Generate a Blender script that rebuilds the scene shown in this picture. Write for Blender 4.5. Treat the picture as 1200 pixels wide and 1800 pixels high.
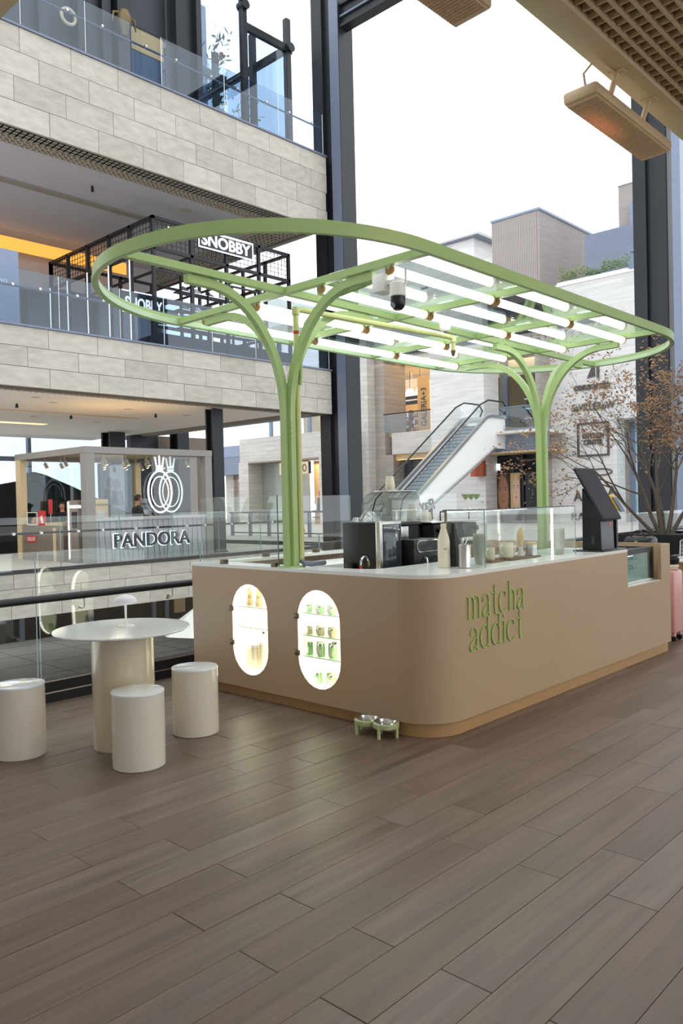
import bpy, bmesh, math, random
from mathutils import Vector, Matrix
random.seed(7)
PI = math.pi
SC = bpy.context.scene
COL = SC.collection
for o in list(bpy.data.objects): bpy.data.objects.remove(o)

# ---------------------------------------------------------------- camera
cam = bpy.data.cameras.new('camera')
cam.sensor_fit = 'VERTICAL'; cam.sensor_height = 36.0; cam.sensor_width = 24.0
cam.lens = 1403.485 / 1800 * 36.0
cam.clip_start = 0.05; cam.clip_end = 400
YAW, PITCH, ROLL = math.radians(43.16254), math.radians(-0.84844), math.radians(-1.35705)
fwd = Vector((math.cos(YAW)*math.cos(PITCH), math.sin(YAW)*math.cos(PITCH), math.sin(PITCH)))
rgt = Vector((math.sin(YAW), -math.cos(YAW), 0)); upv = rgt.cross(fwd)
r2 = math.cos(ROLL)*rgt + math.sin(ROLL)*upv
u2 = -math.sin(ROLL)*rgt + math.cos(ROLL)*upv
CAMP = Vector((0, 0, 1.55))
cam_ob = bpy.data.objects.new('camera', cam); COL.objects.link(cam_ob)
cam_ob.matrix_world = Matrix(((r2.x, u2.x, -fwd.x, 0), (r2.y, u2.y, -fwd.y, 0), (r2.z, u2.z, -fwd.z, CAMP.z), (0, 0, 0, 1)))
SC.camera = cam_ob

# ---------------------------------------------------------------- sky, exposure
w = bpy.data.worlds.new('overcast_sky'); SC.world = w; w.use_nodes = True
bg = w.node_tree.nodes['Background']
bg.inputs[0].default_value = (0.90, 0.95, 1.0, 1); bg.inputs[1].default_value = 2.1
SC.view_settings.view_transform = 'Standard'; SC.view_settings.look = 'None'
SC.view_settings.exposure = 0.0; SC.view_settings.gamma = 1.0
SC.view_settings.use_curve_mapping = False
SC.cycles.max_bounces = 10; SC.cycles.transparent_max_bounces = 24; SC.cycles.transmission_bounces = 6
SC.cycles.diffuse_bounces = 4; SC.cycles.glossy_bounces = 4
SC.cycles.caustics_reflective = False; SC.cycles.caustics_refractive = False
SC.cycles.sample_clamp_indirect = 6.0

def lamp(name, loc, size, power, col=(1, .85, .65), rot=(0, 0, 0), size_y=None):
    l = bpy.data.lights.new(name, 'AREA'); l.shape = 'RECTANGLE'; l.size = size; l.size_y = size_y or size
    l.energy = power; l.color = col
    o = bpy.data.objects.new(name, l); o.location = loc; o.rotation_euler = rot; COL.objects.link(o)
    return o

# ---------------------------------------------------------------- materials
def hx(s):
    s = s.lstrip('#'); c = [int(s[i:i+2], 16)/255 for i in (0, 2, 4)]
    return tuple((v/12.92 if v <= .04045 else ((v+.055)/1.055)**2.4) for v in c)
def new_mat(name):
    m = bpy.data.materials.new(name); m.use_nodes = True
    nt = m.node_tree; b = nt.nodes['Principled BSDF']
    return m, nt, b
def mat(name, col, rough=.5, metal=0., var=.05, scale=6., stretch=(1, 1, 1), bump=0., rnd=0., coat=0., spec=.5):
    m, nt, b = new_mat(name); N = nt.nodes; L = nt.links
    c = hx(col)
    tc = N.new('ShaderNodeTexCoord'); mp = N.new('ShaderNodeMapping'); no = N.new('ShaderNodeTexNoise')
    mp.inputs['Scale'].default_value = stretch; no.inputs['Scale'].default_value = scale; no.inputs['Detail'].default_value = 5
    L.new(tc.outputs['Object'], mp.inputs[0])
    vec = mp.outputs[0]
    rv = None
    if rnd:
        oi = N.new('ShaderNodeObjectInfo'); at = N.new('ShaderNodeAttribute'); at.attribute_name = 'rnd'
        ad = N.new('ShaderNodeMath'); ad.operation = 'ADD'; L.new(oi.outputs['Random'], ad.inputs[0]); L.new(at.outputs['Fac'], ad.inputs[1])
        fr = N.new('ShaderNodeMath'); fr.operation = 'FRACT'; L.new(ad.outputs[0], fr.inputs[0]); rv = fr.outputs[0]
        va = N.new('ShaderNodeVectorMath'); va.operation = 'MULTIPLY_ADD'; va.inputs[1].default_value = (37, 19, 23)
        L.new(rv, va.inputs[0]); L.new(vec, va.inputs[2]); vec = va.outputs[0]
    L.new(vec, no.inputs['Vector'])
    mx = N.new('ShaderNodeMix'); mx.data_type = 'RGBA'
    mx.inputs[6].default_value = (*[min(1, v*(1-var)) for v in c], 1); mx.inputs[7].default_value = (*[min(1, v*(1+var)) for v in c], 1)
    cr = N.new('ShaderNodeMapRange'); cr.inputs[1].default_value = .3; cr.inputs[2].default_value = .7
    L.new(no.outputs['Fac'], cr.inputs[0]); L.new(cr.outputs[0], mx.inputs[0])
    out = mx.outputs[2]
    if rnd:
        hs = N.new('ShaderNodeHueSaturation'); mr = N.new('ShaderNodeMapRange')
        mr.inputs[3].default_value = 1-rnd; mr.inputs[4].default_value = 1+rnd
        L.new(rv, mr.inputs[0]); L.new(mr.outputs[0], hs.inputs['Value']); L.new(out, hs.inputs['Color']); out = hs.outputs[0]
    L.new(out, b.inputs['Base Color'])
    b.inputs['Roughness'].default_value = rough; b.inputs['Metallic'].default_value = metal
    b.inputs['Specular IOR Level'].default_value = spec
    b.inputs['Coat Weight'].default_value = coat; b.inputs['Coat Roughness'].default_value = .08
    if bump:
        bp = N.new('ShaderNodeBump'); bp.inputs['Strength'].default_value = bump; bp.inputs['Distance'].default_value = .01
        L.new(no.outputs['Fac'], bp.inputs['Height']); L.new(bp.outputs[0], b.inputs['Normal'])
    return m
def glow(name, col, strength):
    m, nt, b = new_mat(name); c = hx(col)
    b.inputs['Base Color'].default_value = (*c, 1)
    b.inputs['Emission Color'].default_value = (*c, 1); b.inputs['Emission Strength'].default_value = strength
    return m
def glass(name, tint='#eef7f5', refl=1.0, haze=0.):
    m, nt, b = new_mat(name); N = nt.nodes; L = nt.links
    N.remove(b)
    tr = N.new('ShaderNodeBsdfTransparent'); tr.inputs[0].default_value = (*hx(tint), 1)
    gl = N.new('ShaderNodeBsdfGlossy'); gl.inputs['Roughness'].default_value = 0.0; gl.inputs[0].default_value = (1, 1, 1, 1)
    lw = N.new('ShaderNodeLayerWeight'); p = N.new('ShaderNodeMath'); p.operation = 'POWER'; p.inputs[1].default_value = 5
    L.new(lw.outputs['Facing'], p.inputs[0])
    ma = N.new('ShaderNodeMath'); ma.operation = 'MULTIPLY_ADD'; ma.inputs[1].default_value = .9*refl; ma.inputs[2].default_value = .045*refl
    L.new(p.outputs[0], ma.inputs[0])
    mx = N.new('ShaderNodeMixShader'); L.new(ma.outputs[0], mx.inputs[0]); L.new(tr.outputs[0], mx.inputs[1]); L.new(gl.outputs[0], mx.inputs[2])
    res = mx
    if haze:
        df = N.new('ShaderNodeBsdfDiffuse'); df.inputs[0].default_value = (*hx(tint), 1)
        m2 = N.new('ShaderNodeMixShader'); m2.inputs[0].default_value = haze
        L.new(mx.outputs[0], m2.inputs[1]); L.new(df.outputs[0], m2.inputs[2]); res = m2
    L.new(res.outputs[0], nt.nodes['Material Output'].inputs[0])
    return m
def brick_mat(name, col, bw=1.2, bh=.3, rough=.7, var=.07, mortar=.75):
    m, nt, b = new_mat(name); N = nt.nodes; L = nt.links; c = hx(col)
    tc = N.new('ShaderNodeTexCoord'); sp = N.new('ShaderNodeSeparateXYZ'); cb = N.new('ShaderNodeCombineXYZ'); ad = N.new('ShaderNodeMath')
    L.new(tc.outputs['Object'], sp.inputs[0]); L.new(sp.outputs[0], ad.inputs[0]); L.new(sp.outputs[1], ad.inputs[1])
    L.new(ad.outputs[0], cb.inputs[0]); L.new(sp.outputs[2], cb.inputs[1])
    br = N.new('ShaderNodeTexBrick'); L.new(cb.outputs[0], br.inputs['Vector'])
    br.inputs['Color1'].default_value = (*[v*(1-var) for v in c], 1); br.inputs['Color2'].default_value = (*[min(1, v*(1+var)) for v in c], 1)
    br.inputs['Mortar'].default_value = (*[v*mortar for v in c], 1)
    br.inputs['Scale'].default_value = 1; br.inputs['Brick Width'].default_value = bw; br.inputs['Row Height'].default_value = bh
    br.inputs['Mortar Size'].default_value = .012; br.inputs['Bias'].default_value = 0
    no = N.new('ShaderNodeTexNoise'); mp = N.new('ShaderNodeMapping'); mp.inputs['Scale'].default_value = (.5, 6, 1)
    L.new(cb.outputs[0], mp.inputs[0]); L.new(mp.outputs[0], no.inputs['Vector']); no.inputs['Scale'].default_value = 1.0
    mx = N.new('ShaderNodeMix'); mx.data_type = 'RGBA'; mx.blend_type = 'MULTIPLY'; mx.inputs[0].default_value = .35
    L.new(br.outputs[0], mx.inputs[6]); L.new(no.outputs['Fac'], mx.inputs[7])
    hs = N.new('ShaderNodeHueSaturation'); hs.inputs['Value'].default_value = 1.15; hs.inputs['Saturation'].default_value = .85
    L.new(mx.outputs[2], hs.inputs['Color']); L.new(hs.outputs[0], b.inputs['Base Color'])
    b.inputs['Roughness'].default_value = rough
    return m
def wood_mat(name, col, dark):
    m, nt, b = new_mat(name); N = nt.nodes; L = nt.links
    tc = N.new('ShaderNodeTexCoord'); oi = N.new('ShaderNodeObjectInfo'); at = N.new('ShaderNodeAttribute'); at.attribute_name = 'rnd'
    ad = N.new('ShaderNodeMath'); L.new(oi.outputs['Random'], ad.inputs[0]); L.new(at.outputs['Fac'], ad.inputs[1])
    fr = N.new('ShaderNodeMath'); fr.operation = 'FRACT'; L.new(ad.outputs[0], fr.inputs[0])
    mp = N.new('ShaderNodeMapping'); mp.inputs['Scale'].default_value = (.9, 30, 4); L.new(tc.outputs['Object'], mp.inputs[0])
    va = N.new('ShaderNodeVectorMath'); va.operation = 'MULTIPLY_ADD'; va.inputs[1].default_value = (31, 53, 17)
    L.new(fr.outputs[0], va.inputs[0]); L.new(mp.outputs[0], va.inputs[2])
    n1 = N.new('ShaderNodeTexNoise'); n1.inputs['Scale'].default_value = 1.0; n1.inputs['Detail'].default_value = 8; n1.inputs['Roughness'].default_value = .62
    n1.inputs['Distortion'].default_value = .35
    L.new(va.outputs[0], n1.inputs['Vector'])
    mp2 = N.new('ShaderNodeVectorMath'); mp2.operation = 'MULTIPLY'; mp2.inputs[1].default_value = (.9, .22, 1); L.new(va.outputs[0], mp2.inputs[0])
    n2 = N.new('ShaderNodeTexNoise'); n2.inputs['Scale'].default_value = 1.6; n2.inputs['Detail'].default_value = 3; L.new(mp2.outputs[0], n2.inputs['Vector'])
    cr = N.new('ShaderNodeValToRGB'); e = cr.color_ramp.elements
    e[0].position = .24; e[0].color = (*hx(dark), 1); e[1].position = .68; e[1].color = (*hx(col), 1)
    av = N.new('ShaderNodeMath'); av.operation = 'MULTIPLY_ADD'; av.inputs[1].default_value = .55
    m5 = N.new('ShaderNodeMath'); m5.operation = 'MULTIPLY'; m5.inputs[1].default_value = .45; L.new(n2.outputs['Fac'], m5.inputs[0])
    L.new(n1.outputs['Fac'], av.inputs[0]); L.new(m5.outputs[0], av.inputs[2]); L.new(av.outputs[0], cr.inputs[0])
    hs = N.new('ShaderNodeHueSaturation'); mr = N.new('ShaderNodeMapRange'); mr.inputs[3].default_value = .88; mr.inputs[4].default_value = 1.12
    L.new(fr.outputs[0], mr.inputs[0]); L.new(mr.outputs[0], hs.inputs['Value'])
    mr2 = N.new('ShaderNodeMapRange'); mr2.inputs[3].default_value = 1.12; mr2.inputs[4].default_value = .88
    L.new(fr.outputs[0], mr2.inputs[0]); L.new(mr2.outputs[0], hs.inputs['Saturation']); L.new(cr.outputs[0], hs.inputs['Color'])
    L.new(hs.outputs[0], b.inputs['Base Color'])
    mr3 = N.new('ShaderNodeMapRange'); mr3.inputs[3].default_value = .33; mr3.inputs[4].default_value = .45; L.new(n1.outputs['Fac'], mr3.inputs[0]); L.new(mr3.outputs[0], b.inputs['Roughness'])
    bp = N.new('ShaderNodeBump'); bp.inputs['Strength'].default_value = .12; bp.inputs['Distance'].default_value = .004
    L.new(n1.outputs['Fac'], bp.inputs['Height']); L.new(bp.outputs[0], b.inputs['Normal'])
    return m
def portrait_mat(name, skin, hair, side):
    # flat printed poster: a face made of soft ellipses (print, not light)
    m, nt, b = new_mat(name); N = nt.nodes; L = nt.links
    tc = N.new('ShaderNodeTexCoord'); cur = None
    base = N.new('ShaderNodeRGB'); base.outputs[0].default_value = (*hx(hair), 1); cur = base.outputs[0]
    for (cy, cz, ry, rz, col, soft) in ((.45+side, .45, .42, .55, skin, .25), (.27+side, .55, .10, .026, '#e8ded6', .35), (.69+side, .55, .10, .026, '#e8ded6', .35), (.27+side, .55, .042, .026, '#2a1a18', .3), (.69+side, .55, .042, .026, '#2a1a18', .3), (.27+side, .572, .11, .012, '#2a1a18', .5), (.69+side, .572, .11, .012, '#2a1a18', .5),
                                  (.27+side, .625, .13, .014, '#3a2620', .6), (.69+side, .625, .13, .014, '#3a2620', .6), (.48+side, .42, .075, .024, '#94684f', .8), (.48+side, .29, .15, .030, '#a85a55', .4)):
        mp = N.new('ShaderNodeMapping'); mp.vector_type = 'POINT'
        mp.inputs['Location'].default_value = (0, -cy/ry, -cz/rz); mp.inputs['Scale'].default_value = (0, 1/ry, 1/rz)
        L.new(tc.outputs['Generated'], mp.inputs[0])
        ln = N.new('ShaderNodeVectorMath'); ln.operation = 'LENGTH'; L.new(mp.outputs[0], ln.inputs[0])
        mr = N.new('ShaderNodeMapRange'); mr.inputs[1].default_value = 1-soft; mr.inputs[2].default_value = 1; mr.inputs[3].default_value = 1; mr.inputs[4].default_value = 0
        L.new(ln.outputs['Value'], mr.inputs[0])
        mx = N.new('ShaderNodeMix'); mx.data_type = 'RGBA'; L.new(mr.outputs[0], mx.inputs[0]); L.new(cur, mx.inputs[6]); mx.inputs[7].default_value = (*hx(col), 1)
        cur = mx.outputs[2]
    L.new(cur, b.inputs['Base Color']); b.inputs['Roughness'].default_value = .4
    return m

def heat_mat():
    # metal mesh with the red-hot tube glowing through its middle
    m, nt, b = new_mat('heater_glow'); N = nt.nodes; L = nt.links
    b.inputs['Base Color'].default_value = (*hx('#c9a684'), 1); b.inputs['Roughness'].default_value = .5
    tc = N.new('ShaderNodeTexCoord'); mp = N.new('ShaderNodeMapping'); mp.inputs['Location'].default_value = (.42, -.45, 0); mp.inputs['Scale'].default_value = (2.6, 9, 0)
    L.new(tc.outputs['Object'], mp.inputs[0]); ln = N.new('ShaderNodeVectorMath'); ln.operation = 'LENGTH'; L.new(mp.outputs[0], ln.inputs[0])
    mr = N.new('ShaderNodeMapRange'); mr.interpolation_type = 'SMOOTHSTEP'; mr.inputs[1].default_value = 0; mr.inputs[2].default_value = 1; mr.inputs[3].default_value = .55; mr.inputs[4].default_value = 0
    L.new(ln.outputs['Value'], mr.inputs[0]); b.inputs['Emission Color'].default_value = (1, .28, .08, 1); L.new(mr.outputs[0], b.inputs['Emission Strength'])
    return m
M = dict(
    counter=mat('counter_laminate', '#b49b7d', .42, var=.015, scale=1.5),
    plinth=mat('plinth_board', '#b08c60', .45, var=.03, scale=3),
    top=mat('white_solid_surface', '#eef0ec', .18, var=.015),
    cream=mat('cream_lacquer', '#e3dccf', .16, var=.01, coat=.5),
    pedestal=mat('cream_with_floor_reflection', '#d8cbb3', .14, var=.01, coat=.6),  # cream tanned and darkened in colour for the floor it reflects
    creamtop=mat('white_tabletop', '#e8f0f1', .06, var=.01, coat=.7),
    green=mat('green_paint', '#a6c07e', .38, var=.03, scale=4),
    mint=mat('mint_plastic', '#b9c793', .4, var=.03),
    pipe=mat('yellow_green_pipe', '#c3c986', .4, var=.03),
    capwood=mat('tan_end_cap', '#c79a62', .5, var=.08),
    white=mat('white_plastic', '#f1f0ec', .35, var=.01),
    offwhite=mat('cream_plastic', '#e6dfc8', .4, var=.02),
    black=mat('black_plastic', '#17181b', .35, var=.06),
    blackm=mat('black_matt', '#141416', .7, var=.1),
    screen=mat('screen_glass', '#39414c', .06, var=.02, coat=.6),  # bluish grey puts the order screen's reflection into its colour
    dsteel=mat('dark_steel', '#1d1f24', .42, .2, var=.06, scale=2),
    dsteel2=mat('blue_grey_steel', '#6f7889', .4, .3, var=.05, scale=2),
    steel=mat('brushed_steel', '#c9c7c4', .28, 1., var=.05, scale=3, stretch=(1, 1, 20)),
    chrome=mat('chrome', '#dcdcdc', .08, 1., var=.01),
    hinge=mat('bronze_hinge', '#6f6250', .35, .8, var=.05),
    stone=mat('limestone_tile', '#aea79d', .7, var=.12, scale=4, bump=.15, rnd=.10),
    stonegap=mat('stone_joint', '#8f877c', .9),
    slabpl=mat('slab_plaster', '#cfc6ba', .8, var=.03),
    ceilw=mat('ceiling_paint', '#e9e3da', .8, var=.02),
    ceild=mat('ceiling_paint_grey', '#b7b3b6', .8, var=.02),
    tan=mat('tan_painted_metal', '#c2a883', .5, var=.05, scale=5),
    grille=mat('grille_metal', '#a89c8b', .6, var=.08),
    paver=mat('grey_paver', '#aca69f', .6, var=.08, scale=3),
    seam=mat('dark_seam', '#4a4743', .8),
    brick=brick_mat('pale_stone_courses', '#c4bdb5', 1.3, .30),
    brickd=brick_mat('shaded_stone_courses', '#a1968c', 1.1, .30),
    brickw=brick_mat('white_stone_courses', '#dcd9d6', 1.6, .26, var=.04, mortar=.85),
    boards=brick_mat('grey_wood_boards', '#b6a9a3', .01, 30),
    wood=wood_mat('plank_wood', '#806e60', '#50433a'),
    dfloor=mat('subfloor', '#231d19', .9),
    glass=glass('clear_glass', '#fbfdfc'),
    glassg=glass('green_edge_glass', '#eff8f5'),
    gedge=mat('glass_edge', '#6d9b90', .2, var=.02),
    canopyg=glass('canopy_glass', '#f2f9f8', 1.4),
    darkg=glass('tinted_glass', '#dfe8f0', 1.1),
    bluef=mat('blue_grey_panel', '#7d8aa0', .25, var=.05),
    nickel=mat('nickel', '#a9a39a', .3, .9, var=.03),
    kwall=mat('kiosk_wall', '#a3a2a6', .5, var=.02),
    kframe=mat('kiosk_frame', '#85807b', .5, var=.02),
    kbox=mat('kiosk_cabinet', '#7c6e63', .5, var=.04),
    kcream=mat('kiosk_cream', '#cdb995', .5, var=.03),
    red=mat('red_print', '#c8342e', .4, var=.03),
    gold=mat('brass', '#6e5f42', .45, .6, var=.05),
    leafb=mat('dry_leaf', '#80603f', .7, var=.35, scale=3, rnd=.25),
    bark=mat('bark', '#5d5348', .85, var=.2, scale=14, bump=.4),
    soil=mat('bark_mulch', '#3d342d', .95, var=.35, scale=18, bump=.6),
    leafg=mat('hedge_leaf', '#6d7f4a', .7, var=.35, scale=3),
    plantg=mat('plant_leaf', '#3f5a3a', .6, var=.3, scale=3),
    pink=mat('pink_shell', '#d9a19b', .35, var=.03),
    leather=mat('black_leather', '#121316', .4, var=.15, scale=9, bump=.2),
    skin=mat('skin', '#c58d6c', .55, var=.04),
    hair=mat('dark_hair', '#1d1512', .6, var=.1, scale=20),
    coat=mat('dark_olive_coat', '#2c2b26', .8, var=.12, scale=10),
    blackc=mat('black_knit', '#141416', .9, var=.1, scale=20),
    jean=mat('dark_trousers', '#20222a', .85, var=.1),
    drape=mat('black_drape', '#0f1013', .8, var=.2, scale=2),
    matcha=mat('matcha_green', '#9cab5e', .6, var=.08),
    jarg=mat('matcha_tin_green', '#b4dc9c', .45, var=.08),
    jart=mat('oat_tan', '#e2d2a6', .6, var=.1),
    walnut=mat('walnut_board', '#7d5a3c', .5, var=.15, scale=8, stretch=(1, 8, 8)),
    bamboo=mat('bamboo', '#d9b878', .5, var=.08),
    yellow=mat('yellow_plastic', '#e6c021', .45, var=.03),
    tube=glow('tube_light_white', '#fffdf6', 5.5),
    led=glow('led_strip_white', '#fffaf0', 6.),
    niche=glow('lit_niche_panel', '#fff4d6', 1.9),
    warm=glow('warm_light', '#ffd9a0', 5.),
    warml=glow('warm_light_low', '#ffcf90', 1.6),
    cove=glow('amber_cove', '#f0a848', 1.1),
    neon=glow('white_neon', '#f4f8ff', 1.15),
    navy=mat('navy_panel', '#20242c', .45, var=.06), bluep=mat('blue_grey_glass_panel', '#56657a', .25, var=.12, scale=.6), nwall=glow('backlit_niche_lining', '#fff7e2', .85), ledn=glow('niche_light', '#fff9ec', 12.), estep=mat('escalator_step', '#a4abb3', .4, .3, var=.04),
    neonrefl=glow('neon_reflection', '#cfd9e2', .55),  # low glow for the reflected copy of the stall's ring
    heatglow=heat_mat(),
    heat=glow('heater_element', '#ff5a28', .5),
    heatg=mat('heater_mesh', '#c9a684', .5, var=.12, scale=60),
    shopw=mat('shop_wall_tan', '#d8b98a', .6, var=.05),
    shopwh=mat('shop_wall_white', '#ddd6cc', .6, var=.03),
    letterg=mat('letter_green', '#a9c774', .45, var=.03),
    letterd=mat('letter_bronze', '#5b5550', .4, .4, var=.04),
    poster1=portrait_mat('poster_face', '#b98868', '#4a3228', 0.0),
    poster2=portrait_mat('poster_face_blonde', '#d6b09a', '#c6a36a', -.08),
)

# ---------------------------------------------------------------- mesh helpers
def origin(o):
    v = Vector((0, 0, 0))
    while o is not None: v += o.location; o = o.parent
    return v
class MB:
    def __init__(s): s.bm = bmesh.new(); s.sm = set()
    def face(s, pts, smooth=False):
        vs = [s.bm.verts.new(p) for p in pts]
        f = s.bm.faces.new(vs); f.smooth = smooth
        return s
    def box(s, x0, x1, y0, y1, z0, z1, bev=0., seg=2, rot=0., about=None):
        b = bmesh.new()
        bmesh.ops.create_cube(b, size=1)
        for v in b.verts: v.co = Vector(((x0+x1)/2+v.co.x*(x1-x0), (y0+y1)/2+v.co.y*(y1-y0), (z0+z1)/2+v.co.z*(z1-z0)))
        if bev: bmesh.ops.bevel(b, geom=b.edges[:], offset=bev, segments=seg, affect='EDGES', profile=.5)
        if rot:
            c = Vector(about) if about else Vector(((x0+x1)/2, (y0+y1)/2, 0))
            bmesh.ops.rotate(b, verts=b.verts[:], cent=c, matrix=Matrix.Rotation(rot, 3, 'Z'))
        return s.add(b)
    def obox(s, c, size, R, bev=0.):
        b = bmesh.new(); bmesh.ops.create_cube(b, size=1)
        for v in b.verts: v.co = Vector((v.co.x*size[0], v.co.y*size[1], v.co.z*size[2]))
        if bev: bmesh.ops.bevel(b, geom=b.edges[:], offset=bev, segments=2, affect='EDGES', profile=.5)
        for v in b.verts: v.co = R @ v.co + Vector(c)
        return s.add(b)
    def add(s, b):
        me = bpy.data.meshes.new('tmp'); b.to_mesh(me); b.free(); s.bm.from_mesh(me); bpy.data.meshes.remove(me)
        return s
    def lathe(s, cx, cy, prof, n=28):
        rings = []
        for r, z in prof:
            if r < 1e-5: rings.append([s.bm.verts.new((cx, cy, z))])
            else: rings.append([s.bm.verts.new((cx+r*math.cos(2*PI*i/n), cy+r*math.sin(2*PI*i/n), z)) for i in range(n)])
        for a, b in zip(rings, rings[1:]):
            for i in range(n):
                j = (i+1) % n
                if len(a) == 1 and len(b) == 1: continue
                if len(a) == 1: f = s.bm.faces.new((a[0], b[j], b[i]))
                elif len(b) == 1: f = s.bm.faces.new((a[i], a[j], b[0]))
                else: f = s.bm.faces.new((a[i], a[j], b[j], b[i]))
                f.smooth = True
        return s
    def tube(s, pts, r, n=8, sq=None, up=(0, 0, 1), closed=False):
        """round tube (r number or list) or, with sq=(w,h), a rectangular bar"""
        pts = [Vector(p) for p in pts]; rings = []; m = len(pts); prev = None
        for i, p in enumerate(pts):
            a = pts[(i-1) % m] if (closed or i > 0) else p; b = pts[(i+1) % m] if (closed or i < m-1) else p
            t = (b-a).normalized()
            if prev is None:
                u = Vector(up); u = u - t*u.dot(t)
                if u.length < 1e-3: u = Vector((1, 0, 0)); u = u - t*u.dot(t)
            else: u = prev - t*prev.dot(t)
            u.normalize(); prev = u; v = t.cross(u)
            if sq: 
                ofs = [(sq[0]/2, sq[1]/2), (-sq[0]/2, sq[1]/2), (-sq[0]/2, -sq[1]/2), (sq[0]/2, -sq[1]/2)]
                rings.append([s.bm.verts.new(p+v*q[0]+u*q[1]) for q in ofs])
            else:
                rr = r[i] if isinstance(r, (list, tuple)) else r
                rings.append([s.bm.verts.new(p+(v*math.cos(2*PI*k/n)+u*math.sin(2*PI*k/n))*rr) for k in range(n)])
        k = len(rings[0])
        prs = list(zip(rings, rings[1:])) + ([(rings[-1], rings[0])] if closed else [])
        for a, b in prs:
            for i in range(k):
                f = s.bm.faces.new((a[i], a[(i+1) % k], b[(i+1) % k], b[i])); f.smooth = not sq
        if not closed:
            s.bm.faces.new(list(reversed(rings[0]))); s.bm.faces.new(rings[-1])
        return s
    def cyl(s, p0, p1, r0, r1=None, n=16): return s.tube([p0, p1], [r0, r1 if r1 is not None else r0], n)
    def plate(s, outer, holes, axis, a, b):
        """polygon (2-D) with holes, extruded along axis from a to b"""
        def P(q, t): return {'x': (t, q[0], q[1]), 'y': (q[0], t, q[1]), 'z': (q[0], q[1], t)}[axis]
        bb = bmesh.new(); loops = []
        for lp in [outer]+list(holes):
            vs = [bb.verts.new(P(q, a)) for q in lp]; loops.append(vs)
            for i in range(len(vs)): bb.edges.new((vs[i], vs[(i+1) % len(vs)]))
        bmesh.ops.triangle_fill(bb, use_beauty=True, use_dissolve=False, edges=bb.edges[:])
        bmesh.ops.dissolve_limit(bb, angle_limit=.01, verts=bb.verts[:], edges=bb.edges[:])
        r = bmesh.ops.extrude_face_region(bb, geom=bb.faces[:])
        d = Vector(P((0, 0), b)) - Vector(P((0, 0), a))
        bmesh.ops.translate(bb, verts=[g for g in r['geom'] if isinstance(g, bmesh.types.BMVert)], vec=d)
        return s.add(bb)
    def build(s, name, m, parent=None, org=None, sharp=35, **tags):
        bmesh.ops.recalc_face_normals(s.bm, faces=s.bm.faces[:])
        o3 = origin(parent) if parent is not None else Vector(org or (0, 0, 0))
        if o3.length: bmesh.ops.translate(s.bm, verts=s.bm.verts[:], vec=-o3)
        me = bpy.data.meshes.new(name); s.bm.to_mesh(me); s.bm.free()
        for x in (m if isinstance(m, (list, tuple)) else [m]): me.materials.append(x)
        me.set_sharp_from_angle(angle=math.radians(sharp))
        o = bpy.data.objects.new(name, me); COL.objects.link(o)
        if parent is not None: o.parent = parent
        else: o.location = o3
        for k, v in tags.items(): o[{'label': 'label', 'cat': 'category'}.get(k, k)] = v
        return o
def thing(name, label, cat, loc=(0, 0, 0), group=None, rz=0):
    o = bpy.data.objects.new(name, None); COL.objects.link(o); o.location = loc; o.rotation_euler = (0, 0, rz)
    o.empty_display_size = .1
    o['label'] = label; o['category'] = cat
    if group: o['group'] = group
    return o
def struct(name, loc=(0, 0, 0)):
    o = bpy.data.objects.new(name, None); COL.objects.link(o); o.location = loc; o['kind'] = 'structure'
    return o
def dup(root, loc, label=None, group=None, rz=None):
    r = root.copy(); COL.objects.link(r); r.location = loc
    if rz is not None: r.rotation_euler = (0, 0, rz)
    if label: r['label'] = label
    if group: r['group'] = group
    for ch in list(root.children):
        c = ch.copy(); COL.objects.link(c); c.parent = r
        for g in list(ch.children):
            d = g.copy(); COL.objects.link(d); d.parent = c
    return r
def box(name, m, x0, x1, y0, y1, z0, z1, parent=None, bev=0., **t): return MB().box(x0, x1, y0, y1, z0, z1, bev).build(name, m, parent, **t)
UNIT = {}
def unit_mesh(name, m, bev=.012):
    k = (name, m.name)
    if k not in UNIT:
        b = bmesh.new(); bmesh.ops.create_cube(b, size=1)
        me = bpy.data.meshes.new(name); b.to_mesh(me); b.free(); me.materials.append(m); UNIT[k] = me
    return UNIT[k]
def ubox(name, m, x0, x1, y0, y1, z0, z1, parent=None, **t):
    """a box sharing one unit mesh, placed by location and scale"""
    o = bpy.data.objects.new(name, unit_mesh(name, m)); COL.objects.link(o)
    c = Vector(((x0+x1)/2, (y0+y1)/2, (z0+z1)/2))
    if parent is not None: o.parent = parent; c = c - origin(parent)
    o.location = c; o.scale = (x1-x0, y1-y0, z1-z0)
    for k, v in t.items(): o[{'cat': 'category'}.get(k, k)] = v
    return o
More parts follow.
